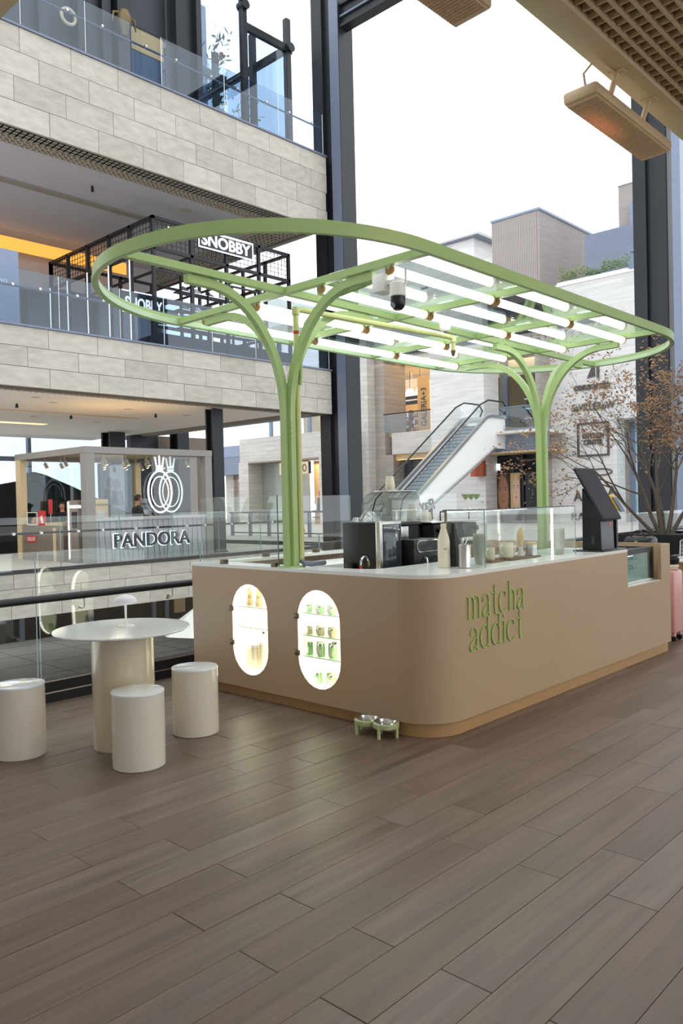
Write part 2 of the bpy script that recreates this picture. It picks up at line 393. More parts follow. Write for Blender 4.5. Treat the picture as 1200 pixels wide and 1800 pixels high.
def text(txt, name, m, parent, loc, height, axis='y-', width=None, depth=.02, bold=0., kern=1., shear=0., org=None, mirror=False):
    """lettering made into mesh; axis = the way its face looks: y- or x-; loc = left baseline corner"""
    cu = bpy.data.curves.new('t', 'FONT'); cu.body = txt; cu.size = 1; cu.extrude = .5; cu.offset = bold; cu.space_character = kern; cu.shear = shear
    cu.resolution_u = 4
    ob = bpy.data.objects.new('t', cu); COL.objects.link(ob)
    dg = bpy.context.evaluated_depsgraph_get(); dg.update()
    me = bpy.data.meshes.new_from_object(ob.evaluated_get(dg)); bpy.data.objects.remove(ob); bpy.data.curves.remove(cu)
    xs = [v.co.x for v in me.vertices]; ys = [v.co.y for v in me.vertices]
    x0, x1, y1 = min(xs), max(xs), max(ys)
    sy = height/.70; sx = (width/(x1-x0)) if width else sy
    L = Vector(loc); o3 = origin(parent) if parent is not None else Vector(org or (0, 0, 0))
    for v in me.vertices:
        a, b, c = (v.co.x-x0)*sx, v.co.y*sy, v.co.z*depth
        if mirror: a = width - a if width else (x1-x0)*sx - a
        if axis == 'y-': p = Vector((a, -c, b))
        else: p = Vector((-c, -a, b))
        v.co = L + p - o3
    me.materials.clear(); me.materials.append(m); me.name = name
    b = bmesh.new(); b.from_mesh(me); bmesh.ops.recalc_face_normals(b, faces=b.faces[:]); b.to_mesh(me); b.free()
    o = bpy.data.objects.new(name, me); COL.objects.link(o)
    if parent is not None: o.parent = parent
    else: o.location = o3
    return o
def arc(cx, cy, r, a0, a1, n): return [(cx+r*math.cos(math.radians(a0+(a1-a0)*i/n)), cy+r*math.sin(math.radians(a0+(a1-a0)*i/n))) for i in range(n+1)]
def stadium(cy, z0, z1, hw, n=12):
    zt, zb = z1-hw, z0+hw
    return [(cy+hw*math.cos(PI*i/n), zt+hw*math.sin(PI*i/n)) for i in range(n+1)] + [(cy-hw*math.cos(PI*i/n), zb-hw*math.sin(PI*i/n)) for i in range(n+1)]
def in_view(x, y, z, m=1.12):
    q = Vector((x, y, z)) - CAMP; d = q.dot(fwd)
    if d < .3: return False
    return abs(q.dot(r2)/d) < .4275*m and abs(q.dot(u2)/d) < .6413*m
def tile_wall(parent, xa, xb, z0, z1, Y, tw, th, m, thick=.05, joint=.012, name='tile'):
    """stone tiles on a wall that faces -Y, each tile an object of its own"""
    rows = round((z1-z0)/th); th = (z1-z0)/rows
    for r in range(rows):
        x = xa - random.random()*tw*.2 - (tw*.5 if r % 2 else 0)
        while x < xb:
            a, b = max(x, xa), min(x+tw, xb); x += tw
            if b-a < .08: continue
            if not in_view((a+b)/2, Y, z0+(r+.5)*th, 1.25): continue
            pr = random.uniform(0, .006)
            ubox(name, m, a+joint/2, b-joint/2, Y-thick-pr, Y, z0+r*th+joint/2, z0+(r+1)*th-joint/2, parent)

# ================================================================ FLOOR
FE = 6.05                                                            # edge of our floor
fl = struct('floor')
box('floor_slab', M['dfloor'], -4, 21, -7, FE+.02, -.30, -.010, fl, kind='structure')
pm = {}
RW, PL = .1965, 1.187
stuffP = MB(); rndv = []
n_pl = 0; cand = []
for r in range(-36, 24):
    y0 = 1.375 + r*RW; y1 = min(y0+RW, FE)
    if y0 > FE-.02: continue
    ph = 2.10 if r % 2 == 0 else 2.92
    for k in range(-5, 17):
        x0 = ph + k*PL; x1 = x0+PL
        if x1 < -2 or x0 > 20.8: continue
        if x0 > 4.15 and x1 < 7.7 and y0 > 3.15 and y1 < 5.3: continue
        vis = any(in_view(a, b, 0, 1.03) for a in (x0, (x0+x1)/2, x1) for b in (y0, y1))
        if not vis: 
            if in_view((x0+x1)/2, (y0+y1)/2, 0, 1.6): cand.append((1e9, x0, x1, y0, y1))
            continue
        cand.append((math.hypot((x0+x1)/2, (y0+y1)/2), x0, x1, y0, y1))
cand.sort()
def plank_geo(b, x0, x1, y0, y1, z=0.):
    g = .0009; bv = .0016
    b.box(x0+g, x1-g, y0+g, y1-g, z-.012, z, bev=bv, seg=1)
for i, (d, x0, x1, y0, y1) in enumerate(cand):
    z = random.uniform(-.0012, .0)
    if i < 298 and d < 1e8:
        w = round(y1-y0, 3)
        if w not in pm:
            b = MB(); plank_geo(b, -PL/2, PL/2, -(y1-y0)/2, (y1-y0)/2)
            o = b.build('plank', M['wood'], fl); pm[w] = o
        else:
            o = pm[w].copy(); COL.objects.link(o)
        o.location = ((x0+x1)/2, (y0+y1)/2, z); o.rotation_euler = (random.uniform(-.003, .003), random.uniform(-.0006, .0006), 0)
    else:
        n0 = len(stuffP.bm.faces); plank_geo(stuffP, x0, x1, y0, y1, z); rndv += [random.random()]*(len(stuffP.bm.faces)-n0)
so = stuffP.build('far_planks', M['wood'], fl); so['kind'] = 'stuff'
at = so.data.attributes.new('rnd', 'FLOAT', 'FACE'); at.data.foreach_set('value', rndv)

# far floor under the left balcony, plaza beyond the columns, lower floor
ff = struct('floor_far')
box('floor_slab', M['paver'], -2, 19.3, 19.1, 33.5, -1.16, 0, ff, kind='structure')
tile_wall(ff, 7.4, 19.3, -1.16, -.06, 19.1, 1.3, .37, M['stone'])
box('edge_trim', M['dsteel'], 6, 19.3, 19.02, 19.12, -.06, .03, ff)
fp = struct('floor_plaza')
box('floor_slab', M['paver'], 21.0, 60, -30, 60, -.6, 0, fp, kind='structure')
for i in range(14):
    y = 6.2+i*2.0
    pf = box('fascia_panel', M['navy'], 20.9, 21.0, y+.01, y+1.99, -.95, .02, fp)
    for q in (.4, 1.6): MB().cyl((20.9, y+q, -.3), (20.88, y+q, -.3), .04, n=10).build('fixing_disc', M['steel'], pf)
flow = struct('floor_lower')
box('floor_slab', M['paver'], -5, 40, 6.3, 40, -4.9, -4.6, flow, kind='structure')
for i in range(8): ubox('seam', M['seam'], 8, 30, 21.5+i*2.2, 21.53+i*2.2, -4.6, -4.596, flow)
for i in range(8): ubox('seam', M['seam'], 9.5+i*2.6, 9.53+i*2.6, 19, 36, -4.6, -4.597, flow)
wl = struct('wall_lower')
box('shopfront_panel', M['blackm'], 4, 34, 36, 36.3, -4.6, -1.2, wl)
for x in (13, 16.5, 20, 23.6, 24.4, 27): box('mullion', M['dsteel2'], x, x+.22, 35.85, 36.0, -4.6, -1.2, wl)
box('lit_shop_window', M['shopw'], 25.0, 25.7, 35.9, 35.99, -4.3, -2.2, wl)

# near floor edge: base channel, glass balustrade, handrail
bal = thing('glass_balustrade', 'frameless glass balustrade with black handrail along the near floor edge, behind the round table', 'balustrade', (3, FE, 0))
box('base_channel', M['dsteel'], -2, 20.9, FE-.03, FE+.06, 0.0, .085, bal)
box('base_channel', M['blackm'], -2, 20.9, FE-.01, FE+.09, .085, .17, bal)
box('base_trim', M['steel'], -2, 20.9, FE-.034, FE-.028, .074, .085, bal)
box('base_trim', M['steel'], -2, 20.9, FE-.014, FE-.008, .160, .17, bal)
xs = [-1.9, -.30, 1.33, 2.945, 4.55, 6.13, 7.75, 9.4, 11.0, 12.6, 14.2, 15.8, 17.4, 19.0, 20.6]
for a, b in zip(xs, xs[1:]):
    p = box('glass_panel', M['glass'], a+.012, b-.012, FE+.022, FE+.036, .165, 1.19, bal)
    ubox('panel_edge', M['gedge'], b-.0135, b-.0115, FE+.021, FE+.037, .165, 1.19, p)
    for q in (a+.35, b-.40):
        h = MB().tube([(q, FE+.024, .72), (q, FE-.03, .72), (q, FE-.055, .735), (q, FE-.06, .80)], .008, 8).build('rail_bracket', M['steel'], bal)
        MB().cyl((q, FE+.02, .72), (q, FE+.005, .72), .022, n=12).build('bracket_disc', M['steel'], h)
MB().cyl((-2, FE-.06, .83), (20.8, FE-.06, .83), .030, n=14).build('handrail', M['dsteel'], bal)

# ================================================================ OVERHEAD CANOPY OF THE BUILDING (near roof)
ce = struct('ceiling')
ZB = 4.2
box('beam', M['tan'], 2.06, 21, 2.045, 2.23, ZB, 4.62, ce, bev=.012)
box('beam', M['tan'], 1.79, 1.97, 2.05, 19, ZB, 4.62, ce, bev=.012)
box('roof_slab', M['slabpl'], -6, 21, -5, 2.04, 4.62, 4.75, ce)
box('added_lamp_panel', M['warm'], 4.9, 6.1, -2.1, -.9, 4.16, 4.2, ce)  # unseen panel, with the lamp below, added to warm the counter's right face
lamp('added_warm_light', (5.5, -1.5, 4.14), 1.2, 55, (1, .78, .52))
box('roof_slab', M['slabpl'], -6, 1.96, 2.04, 19, 4.62, 4.75, ce)
for i in range(23):
    y = 1.97 - i*.087
    ubox('ceiling_slat', M['tan'], 2.0, 8.6, y-.009, y+.009, ZB+.02, ZB+.095, ce)
for i in range(75):
    x = 2.04 + i*.0875
    ubox('ceiling_slat', M['tan'], x-.005, x+.005, .02, 2.04, ZB+.028, ZB+.094, ce)
box('ceiling_panel', M['ceilw'], 1.97, 21, -5, 2.04, 4.55, 4.615, ce)
box('ceiling_panel', M['ceilw'], -6, 1.79, -8, 19, 4.55, 4.615, ce)
# walls of the near building, behind and beside the camera
wb = struct('wall_back')
box('wall_panel', M['shopwh'], -6.2, -6, -8, 19, -.3, 4.6, wb)
wr = struct('wall_right')
box('wall_panel', M['shopwh'], -6, -1, -8.2, -8, -.3, 4.6, wr)

# patio heaters hung from the beam
def heater(x0, x1, yc, z, label, cable):
    t = thing('patio_heater', label, 'heater', ((x0+x1)/2, yc, z), 'tan infrared heaters hung from the roof beam')
    R = Matrix.Rotation(math.radians(-2), 3, 'X'); c = Vector(((x0+x1)/2, yc, z)); L = x1-x0
    MB().obox(c+Vector((0, 0, .03)), (L, .225, .075), R, .022).build('housing', M['tan'], t)
    MB().obox(c-Vector((0, 0, .008)), (L-.05, .19, .014), R).build('mesh_cover', M['heatglow'], t)
    m = MB()
    for i in range(int((L-.06)/.022)): m.obox(c+R@Vector((-L/2+.03+i*.022, 0, -.018)), (.004, .185, .006), R)
    o = m.build('mesh_bar', M['heatg'], t); o['kind'] = 'stuff'
    for q in (.30, .72):
        xx = x0+L*q
        MB().tube([(xx, yc-.01, z+.05), (xx, yc-.03, z+.11), (xx, 2.165, ZB-.03), (xx, 2.15, ZB)], .019, 8).build('hanging_arm', M['tan'], t)
        MB().box(xx-.035, xx+.035, 2.10, 2.2, ZB-.012, ZB, .003).build('mount_plate', M['tan'], t)
    if cable: MB().tube([(x0+.05, yc-.02, z+.05), (x0+.0, yc-.03, z+.13), (x0+.07, yc-.05, z+.21), (x0+.2, yc-.07, ZB-.02), (x0+L*.27, 2.16, ZB-.005)], .007, 8).build('power_cable', M['tan'], t)
    for q in (-.03, .03): MB().obox(c+R@Vector((-L/2+.05, q, .062)), (.05, .035, .015), R, .003).build('end_bracket', M['steel'], t)

heater(4.57, 5.75, 2.235, 3.95, 'tan infrared patio heater hung whole below the right roof beam, cable at its end', True)
heater(2.25, 3.44, 2.235, 3.95, 'tan infrared patio heater cut off by the top edge of the picture', False)

# ================================================================ KIOSK COUNTER
CX0, CX1, CY0, CY1, CT = 4.03, 7.87, 3.0, 5.52, 1.055
ctr = thing('kiosk_counter', 'long beige counter with rounded corner, white worktop and two lit oval niches', 'counter', (5.9, 4.2, 0))
b = MB()
n1, n2 = stadium(4.79, .199, .912, .211), stadium(4.035, .198, .912, .214)
b.plate([(3.3, .094), (CY1, .094), (CY1, 1.03), (3.3, 1.03)], [n1, n2], 'x', CX0, CX0+.03)
aout = arc(4.33, 3.3, .30, 180, 270, 14); ain = arc(4.33, 3.3, .27, 270, 180, 14)
b.plate(aout+ain, [], 'z', .094, 1.03)
NX0, NX1, NZ = 6.895, 7.63, .715
b.plate([(4.33, .094), (CX1, .094), (CX1, CT), (NX1+.02, CT), (NX1+.02, NZ), (NX0, NZ), (NX0, 1.03), (4.33, 1.03)], [], 'y', CY0, CY0+.03)
bmesh.ops.remove_doubles(b.bm, verts=b.bm.verts[:], dist=.0005)
b.build('body_panel', M['counter'], ctr, sharp=40)
MB().box(CX1-.03, CX1, CY0+.03, CY1, .094, CT).box(CX0+.03, CX1-.03, CY1-.03, CY1, .094, 1.03).build('back_panel', M['counter'], ctr)
b = MB(); b.plate([(4.055, 3.33), *arc(4.33, 3.3, .275, 180, 270, 12)[1:], (CX1-.02, 3.025), (CX1-.02, 3.06), (4.5, 3.06), (4.12, 3.72), (4.055, 3.72)], [], 'z', 0, .094)
b.build('plinth', M['plinth'], ctr)
MB().box(4.10, 4.13, 3.72, CY1-.03, 0, .094).box(4.12, CX1-.02, CY1-.07, CY1-.04, 0, .094).box(CX1-.05, CX1-.02, 3.06, CY1-.04, 0, .094).build('plinth', M['plinth'], ctr)
b = MB()
b.plate([(CX0, CY1), (CX0, 3.3), *arc(4.33, 3.3, .30, 180, 270, 14)[1:], (NX0, CY0), (NX0, 3.69), (4.40, 3.69), *arc(4.40, 3.85, .16, 270, 180, 6)[1:], (4.24, 5.37), (CX1-.04, 5.37), (CX1-.04, CY1)], [], 'z', 1.0305, CT)
b.build('worktop', M['top'], ctr)
MB().box(4.26, 6.88, 3.71, 4.42, .86, .90).box(4.26, 6.88, 4.36, 4.40, .0, .86).build('inner_shelf', M['white'], ctr)
box('notch_sill', M['top'], NX0, NX1, CY0+.002, 3.16, NZ-.02, NZ+.004, ctr)
# lit niches
def niche(cy, z0, z1, hw, shelves, label):
    n = MB(); out = stadium(cy, z0, z1, hw); inn = stadium(cy, z0+.004, z1-.004, hw-.004)
    m = len(out); led = MB()
    for i in range(m):
        j = (i+1) % m
        led.face([(CX0+.005, inn[i][0], inn[i][1]), (CX0+.005, inn[j][0], inn[j][1]), (CX0+.028, inn[j][0], inn[j][1]), (CX0+.028, inn[i][0], inn[i][1])], True)
        n.face([(CX0+.028, inn[i][0], inn[i][1]), (CX0+.028, inn[j][0], inn[j][1]), (CX0+.235, inn[j][0], inn[j][1]), (CX0+.235, inn[i][0], inn[i][1])], True)
        n.face([(CX0+.004, out[i][0], out[i][1]), (CX0+.004, out[j][0], out[j][1]), (CX0+.004, inn[j][0], inn[j][1]), (CX0+.004, inn[i][0], inn[i][1])])
    n.face([(CX0+.235, q[0], q[1]) for q in inn])
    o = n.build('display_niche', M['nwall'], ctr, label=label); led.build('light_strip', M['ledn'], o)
    for z in shelves:
        hwz = hw-.006
        if z > z1-hw: hwz = math.sqrt(max(.001, hw*hw-(z-(z1-hw))**2))-.006
        if z < z0+hw: hwz = math.sqrt(max(.001, hw*hw-(z-(z0+hw))**2))-.006
        s_ = box('shelf', M['glassg'], CX0+.03, CX0+.23, cy-hwz, cy+hwz, z-.005, z, o)
        box('shelf_edge', M['gedge'], CX0+.027, CX0+.03, cy-hwz, cy+hwz, z-.005, z, o)
    g = MB(); g.plate(stadium(cy, z0+.008, z1-.008, hw-.008), [], 'x', CX0-.008, CX0-.002); g.build('glass_door', M['glass'], o)
    zm = (z0+z1)/2
    for z in (zm+.155, zm-.115): box('hinge', M['hinge'], CX0-.016, CX0+.003, cy+hw-.022, cy+hw+.022, z-.02, z+.02, o, bev=.002)
    k = MB().cyl((CX0-.008, cy-hw+.022, zm-.0), (CX0-.03, cy-hw+.022, zm), .006, n=10).cyl((CX0-.03, cy-hw+.022, zm), (CX0-.046, cy-hw+.022, zm), .015, n=14)
    k.build('knob', M['chrome'], o)
    return o
niche(4.79, .199, .912, .211, (.729, .568), 'oval lit niche with whisks, left of the two')
niche(4.035, .198, .912, .214, (.733, .571, .417), 'oval lit niche with rows of jars, nearer the counter corner')
# lettering on the front
GL = {
 'a': (.78, [[(.12,.66,.09),(.11,.82,.08),(.22,.96,.05),(.38,1,.05),(.54,.86,.11),(.57,.62,.13),(.57,.12,.13),(.62,.02,.07),(.74,.05,.04)], [(.56,.60,.05),(.30,.46,.07),(.08,.24,.12),(.10,.06,.10),(.24,0,.06),(.42,.08,.05),(.56,.26,.04)]]),
 'd': (.88, [[(.62,.80,.05),(.44,.99,.05),(.20,.86,.09),(.07,.50,.14),(.16,.14,.10),(.40,0,.05),(.62,.16,.05)], [(.66,1.40,.10),(.66,.70,.13),(.66,.02,.13)], [(.52,1.39,.04),(.66,1.40,.05)], [(.66,.02,.05),(.82,.02,.04)]]),
 'c': (.82, [[(.64,.74,.11),(.60,.90,.07),(.40,1,.05),(.18,.86,.09),(.07,.50,.14),(.16,.14,.10),(.42,0,.05),(.68,.20,.04)]]),
 't': (.64, [[(.30,1.34,.04),(.31,1.02,.12),(.31,.22,.13),(.38,.02,.09),(.60,.10,.04)], [(.04,.98,.06),(.60,1.0,.06)]]),
 'h': (.86, [[(.17,1.40,.10),(.17,.7,.13),(.17,0,.13)], [(.04,1.39,.04),(.17,1.40,.05)], [(.20,.74,.05),(.40,.99,.06),(.58,.86,.11),(.62,.60,.13),(.62,0,.13)], [(.06,.01,.04),(.28,.01,.04)], [(.52,.01,.04),(.74,.01,.04)]]),
 'm': (1.28, [[(.17,1.0,.12),(.17,0,.13)], [(.04,.98,.04),(.17,.99,.05)], [(.20,.76,.05),(.36,.99,.06),(.54,.88,.11),(.60,.60,.13),(.60,0,.13)], [(.63,.76,.05),(.79,.99,.06),(.97,.88,.11),(1.03,.60,.13),(1.03,0,.13)], [(.06,.01,.04),(.28,.01,.04)], [(.50,.01,.04),(.70,.01,.04)], [(.93,.01,.04),(1.15,.01,.04)]]),
 'i': (.36, [[(.17,1.0,.12),(.17,0,.13)], [(.04,.98,.04),(.17,.99,.05)], [(.06,.01,.04),(.28,.01,.04)], [(.16,1.18,.13),(.16,1.30,.13)]]),
}
def catmull(p, n=6):
    if len(p) < 3: return p
    out = []; q = [p[0]]+list(p)+[p[-1]]
    for i in range(1, len(q)-2):
        for k in range(n):
            t = k/n; a, b_, c, d = q[i-1], q[i], q[i+1], q[i+2]
            out.append(tuple(.5*(2*b_[j]+(c[j]-a[j])*t+(2*a[j]-5*b_[j]+4*c[j]-d[j])*t*t+(3*b_[j]-a[j]-3*c[j]+d[j])*t**3) for j in range(3)))
    return out+[p[-1]]
def word(txt, x0, z0, xh, width, y, depth=.010):
    tot = sum(GL[c][0] for c in txt); sx = width/tot/1; cur = x0
    for ch in txt:
        wd, strokes = GL[ch]; m = MB()
        for st in strokes:
            p = catmull(st); L = []; R = []
            for i, (px, pz, ww) in enumerate(p):
                a = p[max(0, i-1)]; c = p[min(len(p)-1, i+1)]
                tx, tz = (c[0]-a[0])*sx, (c[1]-a[1])*xh; l = math.hypot(tx, tz) or 1
                nx, nz = -tz/l, tx/l; hw = ww*xh*.5*.62
                X, Z = cur+px*sx, z0+pz*xh
                L.append((X+nx*hw, Z+nz*hw)); R.append((X-nx*hw, Z-nz*hw))
            for i in range(len(L)-1):
                q = [L[i], L[i+1], R[i+1], R[i]]
                f = [(x, y-depth, z) for x, z in q]; k = [(x, y, z) for x, z in q]
                m.face(f); 
                for s_ in (0, 2): m.face([f[s_], f[s_+1], k[s_+1], k[s_]])
                if i == 0: m.face([f[3], f[0], k[0], k[3]])
                if i == len(L)-2: m.face([f[1], f[2], k[2], k[1]])
        m.build('letter', M['letterg'], ctr)
        cur += wd*sx
word('matcha', 4.372, .742, .150, .745, CY0-.0005)
word('addict', 4.397, .530, .150, .690, CY0-.0005)
# glass screens on the left and back rims
for nm, a in (('left', (4.075, 4.083, 4.49, 5.45)), ('back', (4.09, 5.94, 5.448, 5.456))):
    p = box('glass_screen', M['glass'], *a, 1.058, 1.60, ctr)
    if nm == 'left':
        ubox('panel_edge', M['gedge'], a[0]-.001, a[1]+.001, a[2]-.001, a[2]+.002, 1.058, 1.60, p)
        for y in (4.53, 5.15): box('clamp', M['hinge'], 4.055, 4.105, y-.025, y+.025, CT+.0005, 1.09, p, bev=.002)
    else:
        ubox('panel_edge', M['gedge'], a[1]-.002, a[1]+.001, a[2]-.001, a[3]+.001, 1.058, 1.60, p)
        for x in (4.80, 5.44): box('clamp', M['hinge'], x-.03, x+.03, 5.43, 5.475, CT+.0005, 1.09, p, bev=.002)
p = box('glass_screen', M['glass'], 6.15, 7.80, 5.448, 5.456, 1.058, 1.60, ctr)
# ---------------------------------------------------------------- cake fridge set into the counter end
fr = thing('display_fridge', 'small glass fronted cake fridge with black frame sunk into the far counter end', 'fridge', (7.26, 3.3, .73))
FX0, FX1, FY, FZ = 6.93, 7.62, 3.06, 1.035
MB().box(FX0, FX1, FY, FY+.022, FZ-.045, FZ).box(FX1-.045, FX1, FY, FY+.022, .737, FZ-.045).box(FX0, FX0+.03, FY, FY+.022, .737, FZ-.045).build('frame', M['black'], fr)
MB().box(FX0, FX1, FY+.022, 3.62, .722, .737).box(FX1-.012, FX1, FY+.022, 3.62, .737, FZ-.02).box(FX0, FX0+.012, FY+.022, 3.62, .737, FZ-.02).box(FX0+.012, FX1-.012, 3.6, 3.62, .737, FZ-.02).build('cabinet', M['white'], fr)
box('front_glass', M['glassg'], FX0+.03, FX1-.045, FY+.006, FY+.014, .737, FZ-.045, fr)
MB().box(FX0+.02, FX1-.08, 3.10, 3.12, FZ-.035, FZ-.022).build('light_strip', M['led'], fr)
box('inner_seal', M['steel'], FX1-.075, FX1-.05, FY+.022, FY+.03, .737, FZ-.045, fr)
MB().box(FX0, FX1, FY+.022, FY+.08, FZ-.02, FZ).box(FX0, FX1, 3.55, 3.62, FZ-.02, FZ).box(FX1-.06, FX1, FY+.08, 3.55, FZ-.02, FZ).box(FX0, FX0+.05, FY+.08, 3.55, FZ-.02, FZ).build('top_frame', M['black'], fr)
box('top_glass', M['darkg'], FX0+.05, FX1-.06, FY+.08, 3.55, FZ-.014, FZ-.006, fr)
for z in (.83, .92):
    sh = box('shelf', M['glassg'], FX0+.02, FX1-.06, 3.16, 3.58, z, z+.006, fr)
    MB().tube([(FX0+.04, 3.15, z+.012), (FX0+.42, 3.15, z+.012), (FX0+.42, 3.15, z+.04), (FX0+.04, 3.15, z+.04)], .004, 6, closed=True).build('price_rail', M['chrome'], sh)
bx = box('cake_box', M['walnut'], FX0+.05, FX0+.14, 3.2, 3.3, .9265, .96, None, label='small brown cake on the upper fridge shelf', cat='cake')

# ================================================================ GREEN CANOPY
cp = thing('canopy_frame', 'pale green rounded steel canopy with glass panes and white tube lights over the counter', 'canopy', (5.95, 4.36, 0))
XA, XB, XC, XD = 4.10, 5.40, 6.625, 7.79
CYM, RR, ZL, ZH = 4.37, 1.362, 3.085, 3.165
def sup(rx, ry, z):
    out = []
    for c, s0 in ((XD, -90), (XA, 90)):
        for i in range(37):
            t = math.radians(s0+180*i/36); cs, sn = math.cos(t), math.sin(t); e = 2/(2.15 if sn < 0 else 1.88)
            out.append((c+rx*math.copysign(abs(cs)**e, cs), CYM+ry*math.copysign(abs(sn)**e, sn), z))
    return out
m = MB(); m.tube(sup(1.395, RR-.014, (ZL+ZH)/2), 0, sq=(.028, ZH-ZL), closed=True); rb = m.build('ring_beam', M['green'], cp)
m = MB(); m.tube(sup(1.373, RR-.036, ZL+.026), 0, sq=(.016, .042), closed=True); m.build('lit_inner_strip', mat('lit_face_green', '#c3dcb4', .3), rb)  # paler green puts the light on the ring's inner face into colour
ZBm = (3.09, 3.14)
yi0, yi1 = CYM-RR+.03, CYM+RR-.03
for x in (XA, XB, XC, XD):
    o = box('cross_bar', M['green'], x-.025, x+.025, yi0, yi1, ZBm[0], ZBm[1], cp)
box('centre_bar', M['green'], XA-1.385, XD+1.385, CYM-.025, CYM+.025, ZBm[0]+.001, ZBm[1]+.001, cp)
for (xa, xb) in ((XA, XB), (XB, XC), (XC, XD)):
    for (ya, yb) in ((yi0+.01, CYM-.004), (CYM+.004, yi1-.01)):
        box('glass_pane', M['canopyg'], xa+.004, xb-.004, ya, yb, ZBm[1]+.003, ZBm[1]+.013, cp)
for (xa, xb) in ((XA, XB), (XB, XC), (XC, XD)):
    for y in (3.385, 4.025, 4.735, 5.385):
        t = MB().cyl((xa+.045, y, 3.075), (xb-.045, y, 3.075), .031, n=14).build('tube_light', M['tube'], cp)
        for x, q in ((xa+.026, xa+.045), (xb-.045, xb-.026)): MB().cyl((x, y, 3.075), (q, y, 3.075), .036, n=14).build('end_cap', M['capwood'], t)
        ubox('hanger', M['chrome'], xa+.02, xa+.032, y-.012, y+.012, 3.075, 3.10, t); ubox('hanger', M['chrome'], xb-.032, xb-.02, y-.012, y+.012, 3.075, 3.10, t)
def tree_post(x, y, z0):
    o = None
    po = MB()
    po.box(x-.075, x+.075, y-.075, y+.075, z0, z0+.012)
    po.box(x-.016, x+.016, y-.016, y+.016, z0, 2.2)
    po = po.build('post', M['green'], cp)
    for k, (dx, dy, L) in enumerate(((-1, 0, .90), (1, 0, .95), (0, -1, .88), (0, 1, .95))):
        r = .86; pts = []
        for t in [z0, 1.6, 2.0]: pts.append((x+dx*.029+dy*.029*0, y+dy*.029, t))
        zt = 3.052; zs = zt - r
        pts = [(x+dx*.029, y+dy*.029, t) for t in (z0+.01, 1.6, zs)]
        for i in range(1, 15):
            a = math.radians(90*i/14); s_ = r*.80*(1-math.cos(a)); h = r*math.sin(a)
            pts.append((x+dx*(.029+s_), y+dy*(.029+s_), zs+h))
        pts.append((x+dx*L, y+dy*L, zt))
        mm = MB(); mm.tube(pts, 0, sq=(.050, .058), up=(dx, dy, 0.0001))
        a_ = mm.build('arm', M['green'], po)
        for s_ in (.07, .22):
            q = MB().cyl((x+dx*(L-s_), y+dy*(L-s_), 3.087), (x+dx*(L-s_), y+dy*(L-s_), 3.10), .02, n=10).build('bolt', M['green'], po)
    for s_ in (2.02, 2.06, 2.1, 2.14): MB().cyl((x-.02, y-.056, s_), (x-.02, y-.066, s_), .009, n=8).build('bolt', M['green'], po)
    return po
P1 = (4.115, 4.388); P2 = (7.82, 4.335)
# the near post comes up through the left arm of the counter, the far one behind it
tree_post(*P1, CT); tree_post(*P2, 0.0)
# conduit running up the near post and out along the centre bar
px, py = P1[0]+.052, P1[1]-.058
pp = MB().tube([(px, py, CT+.03), (px, py, 2.0), (px, py, 2.955), (px+.015, py, 2.985), (px+.045, py, 2.99), (5.5, 4.25, 3.0), (6.00, 4.235, 3.01), (6.05, 4.23, 2.985), (6.05, 4.23, 2.89)], .022, 10).build('conduit_pipe', M['pipe'], cp)
for q in ((px, py, 2.975), (6.045, 4.23, 2.995)): MB().lathe(q[0], q[1], [(0, q[2]-.03), (.03, q[2]-.03), (.032, q[2]+.01), (.02, q[2]+.03), (0, q[2]+.03)], 12).build('pipe_elbow', M['pipe'], pp)
for z in (2.80,): MB().cyl((px, py, z), (px, py, z+.025), .0232, n=10).build('red_band', M['red'], pp)
MB().cyl((6.05, 4.23, 2.89), (6.05, 4.23, 2.84), .026, .012, n=10).build('pipe_tip', M['gold'], pp)
MB().tube([(px-.01, py-.01, CT+.05), (px-.005, py-.03, CT+.03), (px+.05, py-.05, CT+.022), (px+.15, py-.07, CT+.02), (px+.2, py-.04, CT+.02)], .02, 8).build('drain_hose', M['dsteel2'], pp)
MB().tube([(px+.005, py-.03, 2.42), (px+.01, py-.045, 2.74), (px+.012, py-.09, 2.87), (px+.01, py-.2, 2.96), (px+.02, py-.4, 3.01), (4.15, 3.52, 3.03)], .013, 8).build('cable_pipe', M['green'], pp)
# things hanging from the canopy
sc = thing('security_camera', 'white dome camera with black lens ball hung from a square box under the canopy', 'camera', (4.14, 3.36, 2.9))
box('junction_box', M['white'], 4.08, 4.20, 3.40, 3.50, 2.93, 3.05, sc, bev=.008)
MB().box(4.115, 4.175, 3.30, 3.40, 2.975, 3.0).build('bracket', M['white'], sc)
MB().lathe(4.145, 3.33, [(0, 2.985), (.04, 2.985), (.055, 2.97), (.055, 2.89), (.05, 2.885), (0, 2.885)], 20).build('housing', M['white'], sc)
MB().lathe(4.145, 3.33, [(.051, 2.885), (.052, 2.85), (.045, 2.82), (.028, 2.80), (0, 2.793)], 20).build('dome', M['black'], sc)
MB().cyl((4.095, 3.33, 2.825), (4.088, 3.33, 2.822), .02, n=14).build('lens', M['screen'], sc)
MB().cyl((4.15, 3.265, 2.96), (4.15, 3.265, 3.06), .008, n=8).build('antenna', M['white'], sc)
sd = thing('smoke_detector', 'small white smoke detector under the green canopy beside the pipe', 'detector', (5.75, 4.10, 3.0))
MB().lathe(5.75, 4.10, [(0, 3.0), (.03, 3.0), (.045, 3.02), (.048, 3.05), (.05, 3.088), (0, 3.088)], 20).build('housing', M['white'], sd)
MB().cyl((5.75, 4.10, 2.995), (5.75, 4.10, 3.0), .012, n=10).build('sensor', M['dsteel2'], sd)

